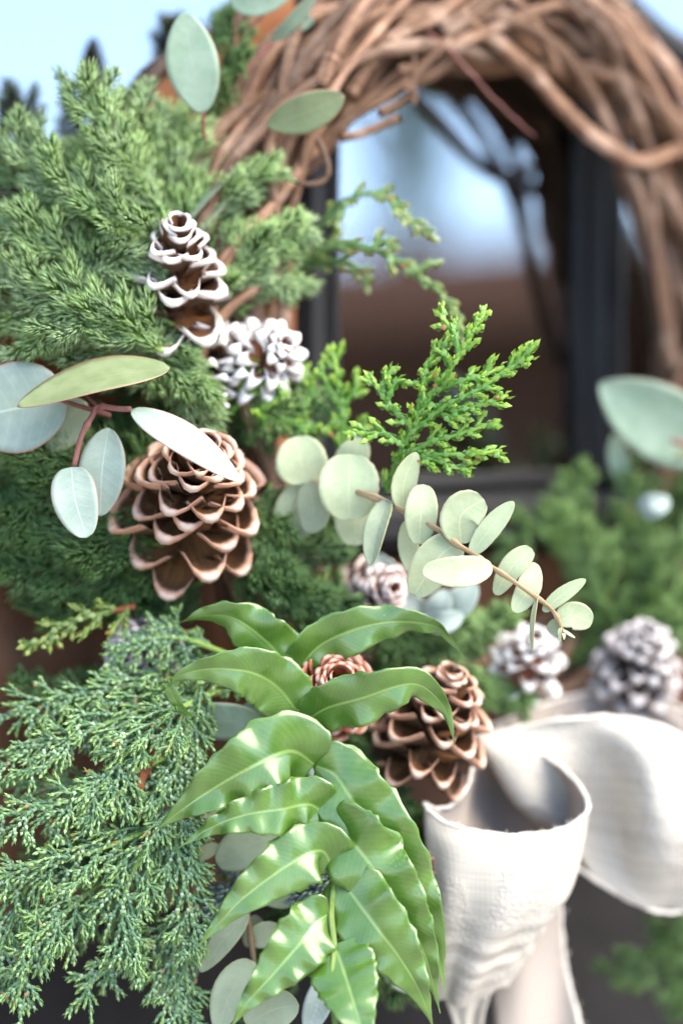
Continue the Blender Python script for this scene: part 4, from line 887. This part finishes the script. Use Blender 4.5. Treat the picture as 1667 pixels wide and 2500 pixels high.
# red-stemmed sprig at left
EB, EO = M['euc_blue'], M['euc_olive']
le = thing('eucalyptus_sprig', Z(270, 1000, 2), 'blue grey eucalyptus sprig with red stems at the left rim', 'eucalyptus sprig')
def q5(x, y, z=0.0): return (x / 1.88, 850 + y / 1.88, z)
stem(le, [q5(505, 310, 2.6), q5(430, 285, 2), q5(300, 245, 2.2), q5(210, 200, 2.6)], .0013, .001, 'twig_red')
stem(le, [q5(600, 280, .8), q5(540, 278, 1.1), q5(450, 268, 1.3), q5(425, 310, 1.2), q5(375, 405, 1), q5(340, 545, .9)], .0013, .0012, 'twig_red', 40, (.35, .7))
stem(le, [q5(450, 268, 1.3), q5(400, 220, 1.6), q5(390, 190, 1.8)], .001, .0008, 'twig_red')
leaf(le, [q5(780, 90, .8), q5(440, 140, .4), q5(80, 268, 0)], 190, EO, twist=1.05, shape=(.9, .6), cup=.1, label='olive leaf seen edge-on with a red rim')
leaf(le, [q5(310, 250, 2.4), q5(110, 270, 2.6), q5(-160, 330, 3)], 232, EB, shape=(.9, .5), twist=.1, label='large round blue grey leaf')
leaf(le, [q5(400, 250, 3), q5(270, 360, 3.3), q5(120, 440, 3.6)], 120, M['euc_dull'], shape=(.9, .55), twist=-.2)
leaf(le, [q5(605, 280, .6), q5(860, 430, -.5), q5(1105, 612, -1.0)], 96, EB, twist=-.62, shape=(.85, .62), label='long pale leaf lying across the big cone')
leaf(le, [q5(345, 545, .9), q5(490, 500, 1.5), q5(500, 365, 2.2)], 8, EB) if False else None
leaf(le, [q5(500, 366, 1.8), q5(470, 560, 1.4), q5(462, 772, 1.6)], 116, EB, twist=.15, shape=(.95, .6), pn=cam_dir(.25, .1, 1))
leaf(le, [q5(330, 545, .6), q5(345, 690, 0), q5(400, 870, -.2)], 112, EB, twist=-.1, shape=(.8, .45), pn=cam_dir(-.1, .3, 1))
# upper sprig
ES = M['euc_sage']
ue = thing('eucalyptus_sprig', Z(560, 380, 7), 'sage eucalyptus sprig with dark red stems at the top of the wreath', 'eucalyptus sprig')
def q0(x, y, z=0.0): return (x / 1.88, y / 1.88, z)
stem(ue, [q0(1000, 900, 9), q0(1030, 700, 8.6), q0(1080, 420, 8.2), q0(1150, 300, 8), q0(1250, 200, 8)], .0016, .0011, 'twig_red', 40, (.35, .6))
stem(ue, [q0(1090, 240, 8.2), q0(1080, 180, 8.2), q0(1095, 40, 8.4)], .0009, .0007, 'twig_red')
stem(ue, [q0(1095, 205, 8.2), q0(1140, 130, 8.2), q0(1210, 70, 8.2)], .0009, .0007, 'twig_red')
stem(ue, [q0(1035, 640, 8.5), q0(1120, 610, 7.5), q0(1230, 570, 6.6)], .0010, .0009, 'twig_red')
stem(ue, [q0(935, 515, 5.6), q0(935, 600, 6.4), q0(960, 700, 7.6)], .0009, .0009, 'twig_red')
leaf(ue, [q0(935, 518, 5.5), q0(885, 300, 5), q0(845, 55, 5)], 136, ES, shape=(.95, .62), cup=.06, label='large oval sage leaf standing upright')
leaf(ue, [q0(1225, 575, 6.4), q0(1400, 520, 5.8), q0(1580, 440, 5.6)], 104, EO, twist=.25, shape=(1.05, .6), label='dark olive oval leaf in front of the vines')
leaf(ue, [q0(1060, -40, 7.4), q0(1140, 15, 7.4), q0(1330, -20, 7.4)], 70, ES, twist=.3)
leaf(ue, [q0(1245, 190, 8), q0(1330, 110, 7.6), q0(1460, -40, 7.4)], 60, ES, twist=1.0)
leaf(ue, [q0(1110, 740, 6), q0(960, 900, 5.4), q0(840, 1050, 5)], 60, ES, twist=1.15)
leaf(ue, [q0(1075, 860, 7), q0(960, 980, 6), q0(850, 1120, 5.6)], 66, ES, twist=.75)
leaf(ue, [q0(1360, 130, 8.6), q0(1400, 100, 8.6), q0(1440, 90, 8.6)], 36, ES, twist=.3)
# right far leaf
re_ = thing('eucalyptus_leaf_twig', Z(1700, 1080, 16), 'large blurred green eucalyptus leaf in front of the right vines', 'eucalyptus sprig')
leaf(re_, [(1462, 936, 15), (1590, 1020, 15), (1780, 1130, 16)], 215, ES, shape=(.95, .75), twist=.1, cup=.2)
leaf(re_, [(1500, 1060, 17), (1510, 1130, 17), (1530, 1200, 17)], 60, ES, twist=.2)
leaf(re_, [(1700, 1060, 16), (1660, 1090, 15.5), (1610, 1110, 15.5)], 70, M['euc_olive'], twist=.3)
stem(re_, [(1640, 1075, 14.4), (1700, 1100, 14.6), (1800, 1160, 16)], .0014, .0014, 'twig_red')
# lower leaves behind the fern
lo = thing('eucalyptus_sprig', Z(620, 1980, 4), 'dull green eucalyptus sprig half covered by the lower left fern leaves', 'eucalyptus sprig')
def q7(x, y, z=0.0): return (400 + x / 2.0907, 1900 + y / 2.0907, z)
stem(lo, [q7(400, 560, 3), q7(430, 720, 2.8), q7(455, 900, 2.6), q7(470, 1100, 2.6), q7(480, 1300, 2.6)], .0014, .0013, 'twig_tan', 40, (.4, .7))
ED = M['euc_dull']
leaf(lo, [q7(600, 280, 2.6), q7(420, 350, 2.6), q7(270, 440, 2.8)], 104, ED, shape=(1.1, .5), twist=.2)
leaf(lo, [q7(280, 340, 3), q7(210, 380, 3), q7(130, 420, 3)], 40, ED, twist=.5)
leaf(lo, [q7(430, 690, 2.4), q7(300, 830, 2), q7(185, 990, 2)], 62, ED, twist=.3, shape=(.9, .6))
leaf(lo, [q7(440, 840, 2.8), q7(520, 800, 2.8), q7(620, 810, 3)], 70, ED, shape=(.95, .5))
leaf(lo, [q7(465, 940, 2.2), q7(350, 1080, 1.8), q7(270, 1290, 1.8)], 95, ED, shape=(.75, .55), twist=.1)
leaf(lo, [q7(420, 1260, 0), q7(560, 1180, -.6), q7(690, 1160, -.8)], 110, ED, shape=(1.0, .5), label='pale round leaf in front of the lowest fern leaf')
leaf(lo, [q7(720, 600, 3.6), q7(620, 625, 3.6), q7(520, 640, 3.6)], 40, ED, twist=.3)
leaf(lo, [q7(470, 700, 4), q7(460, 780, 4), q7(420, 860, 4)], 60, ED, twist=.3)
te = thing('eucalyptus_leaf_twig', Z(430, 2280, 4.5), 'grey teal leaves hanging in the shade behind the lower juniper', 'eucalyptus sprig')
leaf(te, [(450, 2240, 4.2), (430, 2360, 4), (425, 2470, 4)], 120, M['euc_sage'], shape=(.9, .55))
stem(te, [(480, 2150, 5), (460, 2210, 4.6), (450, 2250, 4.2)], .0012, .001, 'twig_red')
be = thing('eucalyptus_leaf_twig', Z(660, 1740, 4), 'grey green leaves behind the left fern leaves at mid height', 'eucalyptus sprig')
leaf(be, [(640, 1760, 3.6), (540, 1760, 3.4), (450, 1740, 3.4)], 100, M['euc_sage'], shape=(.95, .55), twist=-.2)
leaf(be, [(700, 1700, 4), (650, 1740, 4), (590, 1730, 4)], 90, M['euc_sage'], shape=(.95, .55))
leaf(be, [(640, 1930, 3), (560, 1960, 3), (480, 1990, 3)], 70, M['euc_dull'], shape=(.95, .55), twist=.4)
stem(be, [(760, 1760, 5), (700, 1740, 4.4), (620, 1760, 3.8)], .0012, .001, 'twig_tan')
# blue-white lamb's-ear like leaves
bw = thing('dusty_leaf_rosette', Z(1080, 1440, 8), 'pale blue white leaves below the eucalyptus sprig beside the pink cone', 'leaf rosette')
M['dusty'] = leaf_mat('dusty_blue_white_leaf', (0.29, 0.37, 0.35), (0.37, 0.45, 0.43), (0.30, 0.37, 0.35), (0.42, 0.48, 0.46), (0.44, 0.5, 0.48), 0.7, 0.2, .05, .15)
for pts, w_ in [([(960, 1420, 8), (930, 1385, 7.4), (915, 1350, 7.4)], 70), ([(1040, 1500, 8), (980, 1460, 7.4), (930, 1410, 7.6)], 70), ([(1060, 1500, 8.2), (1120, 1470, 7.6), (1160, 1420, 7.6)], 80), ([(1040, 1520, 8), (1070, 1480, 7.4), (1090, 1440, 7.4)], 70), ([(1030, 1510, 7.6), (1080, 1520, 7.2), (1130, 1500, 7.4)], 60)]:
    leaf(bw, pts, w_, M['dusty'], shape=(.9, .5), cup=.25)
b2 = thing('dusty_leaf_rosette', Z(770, 1830, 3.5), 'pale woolly blue white leaf showing between the fern leaflets', 'leaf rosette')
leaf(b2, [(745, 1790, 3.4), (790, 1870, 3), (830, 1990, 3)], 90, M['dusty'], shape=(.9, .5), cup=.15)
leaf(b2, [(780, 1760, 4), (780, 1830, 3.6), (800, 1890, 3.6)], 70, M['dusty'], shape=(.9, .5), cup=.2)
b3 = thing('dusty_leaf_rosette', Z(1590, 1240, 15), 'round pale blue berry leaf in the far right greens', 'leaf rosette')
leaf(b3, [(1555, 1235, 14.5), (1590, 1225, 14), (1620, 1230, 14.5)], 46, M['dusty'], shape=(1, .45), cup=.3)
leaf(b3, [(1570, 1260, 14.6), (1600, 1240, 14.2), (1630, 1215, 14.6)], 50, M['dusty'], shape=(1, .45), cup=.3)
b4 = thing('dusty_leaf_rosette', Z(770, 2470, 2), 'grey blue leaves at the bottom edge below the fern', 'leaf rosette')
leaf(b4, [(800, 2380, 3), (780, 2440, 2.6), (750, 2520, 2.6)], 70, M['dusty'], shape=(.9, .5), cup=.2)
leaf(b4, [(930, 2320, 4.5), (960, 2380, 4.5), (1000, 2420, 4.8)], 50, M['dusty'], shape=(.9, .5), cup=.2)

# ---------------------------------------------------------------- holly fern frond
fern = thing('fern_frond', Z(716, 1640, 1), 'glossy green holly fern frond hanging down the middle of the wreath', 'fern frond')
m_ = MB(); tube(m_, spline([Z(*p) for p in [(700, 1610, 3), (718, 1680, 2), (738, 1760, 1.2), (772, 1872, .6), (800, 1960, .3), (812, 2050, 0), (818, 2130, -.3), (808, 2225, -.8), (815, 2307, -1.4), (811, 2378, -2), (815, 2470, -2.8), (830, 2580, -3.6)]], 90), np.linspace(.0017, .0013, 90), 9); m_.build('rachis', M['twig_green'], fern)
def q3(x, y, z=0.0): return (380 + x / 1.8233, 1400 + y / 1.8233, z)
FM = M['fern']
rng = np.random.default_rng(21)
def fl(pts, w, **k):
    w = w * 1.14
    k.setdefault('und', .055)
    sh = k.get('shape', (.62, .7)); k['shape'] = (sh[0] * .80, sh[1] * .92)
    p_ = [list(q) for q in pts]; p_[1][2] += .45 * (p_[0][2] - p_[1][2])
    pts = [tuple(q) for q in p_]; k['wave'] = k.get('wave', .2) * .5; k['wf'] = 3.4; k.setdefault('cup', -.16); k.setdefault('edge', .035); k.setdefault('fold', .22); k.setdefault('tipk', .85)
    leaf(fern, pts, w, FM, nt=56, nu=17, name='leaflet', th=.00015, **k)
fl([q3(605, 440, 2), q3(500, 310, 1.6), q3(350, 200, 1.6), q3(210, 190, 2), q3(90, 225, 2.6)], 128, twist=[.1, -.1, -.3, -.6, -.9], cup=-.3)
fl([q3(620, 460, 2.2), q3(720, 330, 1.6), q3(900, 245, 1.4), q3(1080, 215, 1.4), q3(1240, 235, 1.8), q3(1310, 300, 2.2), q3(1378, 378, 2.6)], 112, twist=[.2, .2, .1, .3, .5], cup=-.15, wave=.26)
fl([q3(642, 630, 1.4), q3(540, 505, .6), q3(420, 440, .2), q3(250, 425, .2), q3(110, 455, .4), q3(55, 520, 1)], 138, twist=[0, -.1, -.1, -.2, -.5], wave=.26)
fl([q3(60, 515, 1), q3(100, 585, 1.2), q3(150, 630, 1.4), q3(222, 640, 1.6)], 26, twist=.8, wave=.05) if False else None
twp = [q3(58, 505, .9), q3(95, 575, 1.1), q3(140, 625, 1.3), q3(215, 642, 1.5)]
fl(twp, 30, twist=.4, wave=.05, shape=(.5, .7))
fl([q3(665, 660, 1.0), q3(760, 600, 0), q3(920, 555, -.6), q3(1080, 500, -.8), q3(1180, 500, -.6), q3(1270, 580, 0), q3(1310, 670, .4), q3(1330, 765, .8)], 118, twist=[.1, .1, .2, .2, .5], shape=(.66, .66), wave=.22)
fl([q3(708, 850, .4), q3(600, 790, -.6), q3(450, 850, -1.0), q3(270, 950, -.8), q3(120, 1050, -.4), q3(-5, 1148, .2)], 176, twist=[-.2, -.1, 0, .1, .3], shape=(.58, .62), wave=.24)
fl([q3(772, 1100, 0), q3(690, 1030, -.8), q3(560, 1050, -1.2), q3(400, 1075, -1.2), q3(250, 1130, -.9), q3(98, 1225, -.4)], 126, shape=(.56, .66), wave=.3, wf=5.5, twist=[-.1, 0, .1, .2, .3])
fl([q7(866, 470, -.3), q7(800, 370, -1.2), q7(640, 440, -1.5), q7(420, 600, -1.6), q7(290, 730, -1.5), q7(160, 875, -1.2)], 132, shape=(.58, .64), wave=.24, twist=[-.1, 0, .1, .1, .2])
fl([q7(850, 690, -.8), q7(790, 730, -1.6), q7(690, 850, -2), q7(550, 1010, -2.2), q7(430, 1140, -2.2), q7(330, 1290, -2)], 130, shape=(.62, .66), wave=.2, twist=[-.2, 0, .1, .1])
fl([q3(710, 855, .4), q3(800, 900, -.2), q7(980, 140, -.4), q7(1130, 330, -.2), q7(1290, 600, .4), q7(1390, 860, 1.2), q7(1438, 1110, 2)], 172, shape=(.62, .62), wave=.2, twist=[.2, .1, 0, -.1, -.4], wf=6)
fl([q7(845, 220, 0), q7(930, 290, -.8), q7(1060, 450, -1), q7(1200, 650, -.8), q7(1330, 900, -.2), q7(1410, 1200, .4)], 166, shape=(.58, .62), wave=.22, twist=[.2, .1, 0, -.1])
fl([q7(885, 490, -.3), q7(950, 580, -1.2), q7(1060, 730, -1.6), q7(1190, 900, -1.6), q7(1300, 1080, -1.2), q7(1380, 1290, -.8)], 162, shape=(.6, .62), wave=.2, twist=[.2, .1, 0])
fl([q7(870, 850, -1.4), q7(910, 960, -2.4), q7(960, 1120, -3), q7(1010, 1280, -3.4), q7(1060, 1450, -3.6)], 150, shape=(.6, .6), wave=.1, twist=[.1, 0, 0])

# ---------------------------------------------------------------- linen bow
bow = thing('linen_bow', Z(1130, 1900, 9), 'off white linen bow with frayed edges and embossed pattern', 'bow')
def closed(pts, n=72): return spline([Z(*p) for p in pts], n, True)
def loft(rows, name, parent, nv=26, closed_u=True, wr=0.0012, th=0.0011, seed=1, cr_=1.0):
    R_ = np.stack(rows); k, nu = R_.shape[:2]
    t = np.linspace(0, k - 1, nv); out = np.zeros((nv, nu, 3))
    for j in range(nu):
        out[:, j] = spline(R_[:, j], nv)
    # soft wrinkles
    r2 = np.random.default_rng(seed); v = np.linspace(0, 1, nv)[:, None]; u = np.linspace(0, 6.2832, nu)[None]
    nrmv = nrm(np.cross(np.gradient(out, axis=1), np.gradient(out, axis=0)))
    wv = sum(r2.normal() * np.sin(int(r2.integers(2, 9)) * u + r2.uniform(2, 9) * v + r2.uniform(0, 6)) for _ in range(7))
    out = out + nrmv * (wv * wr * (0.25 + v))[..., None]
    out = out + nrmv * (np.exp(-((v - .72) / .16) ** 2) * np.sin(v * 62 + 1.6 * np.sin(u + 1) + .8 * np.sin(2 * u)) * .0007 * cr_)[..., None]
    m = MB(); L = np.zeros((nv, nu, 3)); L[..., 0] = u / 6.2832; L[..., 1] = v
    i = np.arange(nv - 1)[:, None] * nu; j = np.arange(nu if closed_u else nu - 1)[None]; kk = (j + 1) % nu
    Q = np.stack([i + j, i + kk, i + nu + kk, i + nu + j], -1).reshape(-1, 4)
    m.add(out.reshape(-1, 3), L.reshape(-1, 3), None, Q); o = m.build(name, M['linen_shaded'], parent)
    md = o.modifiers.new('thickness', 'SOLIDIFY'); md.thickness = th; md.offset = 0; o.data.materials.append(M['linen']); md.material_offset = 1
    sb = o.modifiers.new('smooth', 'SUBSURF'); sb.levels = 1; sb.render_levels = 1
    return o, out
def fray(parent, S, n, ln, r=.0013, closed_=True):
    """a soft rolled edge with loose threads"""
    m = MB(); S2 = S + rng.normal(size=S.shape) * .00022
    if closed_: S2 = np.vstack([S2, S2[:2]])
    tube(m, S2, r * (1 + .18 * rng.normal(size=len(S2))), 7)
    for _ in range(n):
        k = rng.integers(1, len(S) - 1); p = S[k] + (S[k + 1] - S[k]) * rng.random()
        d = nrm(rng.normal(size=3) + UP * .7 - FWD * .3); l = ln * rng.uniform(.4, 1.3)
        Q = np.stack([p, p + d * l * .5, p + d * l + rng.normal(size=3) * l * .35]); tube(m, Q, .00016, 3)
    return m.build('frayed_edge', M['thread'], parent)
rim = closed([(1034, 1962, 5.6), (1070, 1998, 5.0), (1130, 2022, 4.6), (1210, 2036, 4.4), (1300, 2036, 4.8), (1380, 2020, 5.6), (1428, 1988, 6.6), (1432, 1950, 7.4), (1395, 1895, 8.6), (1340, 1850, 9.4), (1270, 1822, 9.8), (1200, 1820, 9.8), (1158, 1842, 9.2), (1150, 1885, 8.2), (1135, 1930, 7.2), (1095, 1968, 6.4), (1062, 1972, 6.0)])
r1 = closed([(1040, 2050, 5.4), (1075, 2075, 4.6), (1130, 2095, 4.2), (1210, 2105, 4.0), (1300, 2105, 4.4), (1375, 2090, 5.2), (1420, 2065, 6.6), (1415, 2030, 8.4), (1375, 1975, 11), (1320, 1945, 12.6), (1260, 1930, 13), (1200, 1935, 12.6), (1160, 1960, 11.4), (1130, 1995, 9.4), (1105, 2010, 7.4), (1075, 2020, 6.6), (1055, 2030, 6.0)])
r2 = closed([(1058, 2200, 5.6), (1085, 2215, 4.8), (1130, 2228, 4.4), (1200, 2236, 4.2), (1275, 2232, 4.6), (1340, 2215, 5.4), (1388, 2190, 6.4), (1370, 2170, 8.4), (1330, 2150, 10), (1290, 2140, 11), (1240, 2140, 11.4), (1190, 2150, 11), (1150, 2160, 9), (1120, 2170, 8.4), (1095, 2180, 7.6), (1080, 2185, 6.8), (1066, 2190, 6.2)])
r3_ = closed([(1066, 2340, 6.4), (1085, 2350, 5.8), (1120, 2358, 5.4), (1170, 2362, 5.4), (1225, 2350, 5.6), (1270, 2325, 6.2), (1300, 2300, 6.8), (1295, 2295, 7.6), (1270, 2295, 8.4), (1240, 2300, 8.8), (1205, 2305, 9), (1170, 2310, 9), (1140, 2315, 8.8), (1115, 2320, 8.2), (1095, 2325, 7.6), (1082, 2330, 7), (1072, 2335, 6.6)])
r4_ = closed([(1068, 2440, 7.2), (1085, 2446, 6.8), (1110, 2450, 6.6), (1145, 2450, 6.6), (1180, 2442, 6.8), (1208, 2425, 7), (1225, 2405, 7.4), (1222, 2402, 7.8), (1210, 2404, 8.2), (1190, 2410, 8.4), (1165, 2416, 8.5), (1145, 2422, 8.5), (1125, 2428, 8.3), (1108, 2432, 8), (1092, 2436, 7.7), (1080, 2438, 7.5), (1072, 2440, 7.3)])
loft([rim, r1, r2, r3_, r4_], 'front_loop', bow, 60, True, .0006, .0007, 4)
fray(bow, rim, 150, .0020, .0008)
rimb = closed([(1150, 1800, 10), (1230, 1782, 10), (1320, 1765, 9.8), (1420, 1752, 9.6), (1520, 1752, 9.8), (1620, 1775, 10), (1720, 1830, 10.4), (1800, 1900, 11), (1800, 1830, 14), (1720, 1760, 15.5), (1620, 1710, 16), (1540, 1692, 16), (1450, 1690, 15.8), (1370, 1705, 15), (1300, 1730, 14), (1240, 1755, 13), (1190, 1775, 12)])
b1 = closed([(1190, 1850, 9.6), (1260, 1850, 9.2), (1350, 1850, 9.6), (1450, 1850, 10.0), (1560, 1850, 7.8), (1670, 1870, 8.2), (1770, 1910, 9.8), (1850, 1960, 10.6), (1840, 1900, 13.6), (1770, 1850, 15.5), (1660, 1800, 16), (1560, 1780, 16.2), (1470, 1780, 16), (1390, 1790, 15.4), (1320, 1800, 14.4), (1260, 1810, 13.2), (1220, 1830, 11.6)])
b2_ = closed([(1270, 1960, 10), (1330, 1985, 9.6), (1410, 2010, 10.6), (1500, 2030, 10.6), (1600, 2040, 8.0), (1690, 2050, 8.6), (1780, 2060, 10.2), (1850, 2070, 11), (1840, 2020, 13.6), (1780, 1990, 15), (1690, 1960, 15.6), (1600, 1940, 15.8), (1520, 1930, 15.8), (1440, 1930, 15.4), (1370, 1935, 14.6), (1320, 1940, 13.4), (1290, 1950, 11.8)])
b3_ = closed([(1380, 2090, 11.2), (1420, 2125, 10.8), (1480, 2165, 10.6), (1550, 2205, 10.4), (1620, 2228, 10.6), (1690, 2220, 11), (1760, 2190, 11.6), (1820, 2150, 12.2), (1810, 2120, 13.8), (1760, 2100, 14.6), (1690, 2090, 15), (1620, 2080, 15.2), (1560, 2070, 15.2), (1500, 2065, 14.8), (1450, 2065, 14), (1410, 2070, 13), (1390, 2080, 12)])
loft([rimb, b1, b2_, b3_], 'back_loop', bow, 34, True, .0022, .0008, 9, .6)
fray(bow, rimb, 140, .0022, .0009); fray(bow, b3_[:40], 80, .003, .0010, False)
def ribbon(L_, R_, name, nu=16, nv=30, wr=.002, seed=3, mat='linen'):
    a = spline([Z(*p) for p in L_], nv); b = spline([Z(*p) for p in R_], nv); r2 = np.random.default_rng(seed)
    u = np.linspace(0, 1, nu)[None, :, None]; g = a[:, None] * (1 - u) + b[:, None] * u
    v = np.linspace(0, 1, nv)[:, None]; uu = np.linspace(0, 1, nu)[None]
    wv = sum(r2.normal() * np.sin(r2.uniform(3, 10) * uu + r2.uniform(1, 5) * v + r2.uniform(0, 6)) for _ in range(5)) * wr
    g = g - FWD * wv[..., None]
    m = MB(); L = np.zeros((nv, nu, 3)); L[..., 0] = uu; L[..., 1] = v
    i = np.arange(nv - 1)[:, None] * nu; j = np.arange(nu - 1)[None]
    m.add(g.reshape(-1, 3), L.reshape(-1, 3), None, np.stack([i + j, i + j + 1, i + nu + j + 1, i + nu + j], -1).reshape(-1, 4))
    o = m.build(name, M[mat], bow); md = o.modifiers.new('thickness', 'SOLIDIFY'); md.thickness = .0011; md.offset = 0
    return g
g = ribbon([(1130, 2150, 10), (1150, 2300, 10.2), (1200, 2420, 10.4), (1210, 2600, 10.8)], [(1365, 2150, 10.5), (1372, 2270, 10.6), (1390, 2400, 10.8), (1440, 2600, 11)], 'tail', mat='linen_shaded')  # tail's shade comes from the darker linen colour
fray(bow, g[:, -1], 60, .003, .001, False)
g = ribbon([(1080, 2380, 8.6), (1090, 2440, 8.6), (1110, 2500, 8.8), (1130, 2600, 9)], [(1215, 2380, 9), (1190, 2440, 9), (1175, 2500, 9.2), (1180, 2600, 9.4)], 'tail', seed=8)

# ---------------------------------------------------------------- lean everything that hangs on the door back with it
for o in list(scene.objects):
    if o.parent is None and o.name not in ('camera', 'sun', 'ground', 'house', 'shed'):
        bpy.context.view_layer.update() if False else None
        o.matrix_world = LEAN @ (Matrix.Translation(o.location) @ (o.rotation_quaternion.to_matrix().to_4x4() if o.rotation_mode == 'QUATERNION' else o.rotation_euler.to_matrix().to_4x4()))
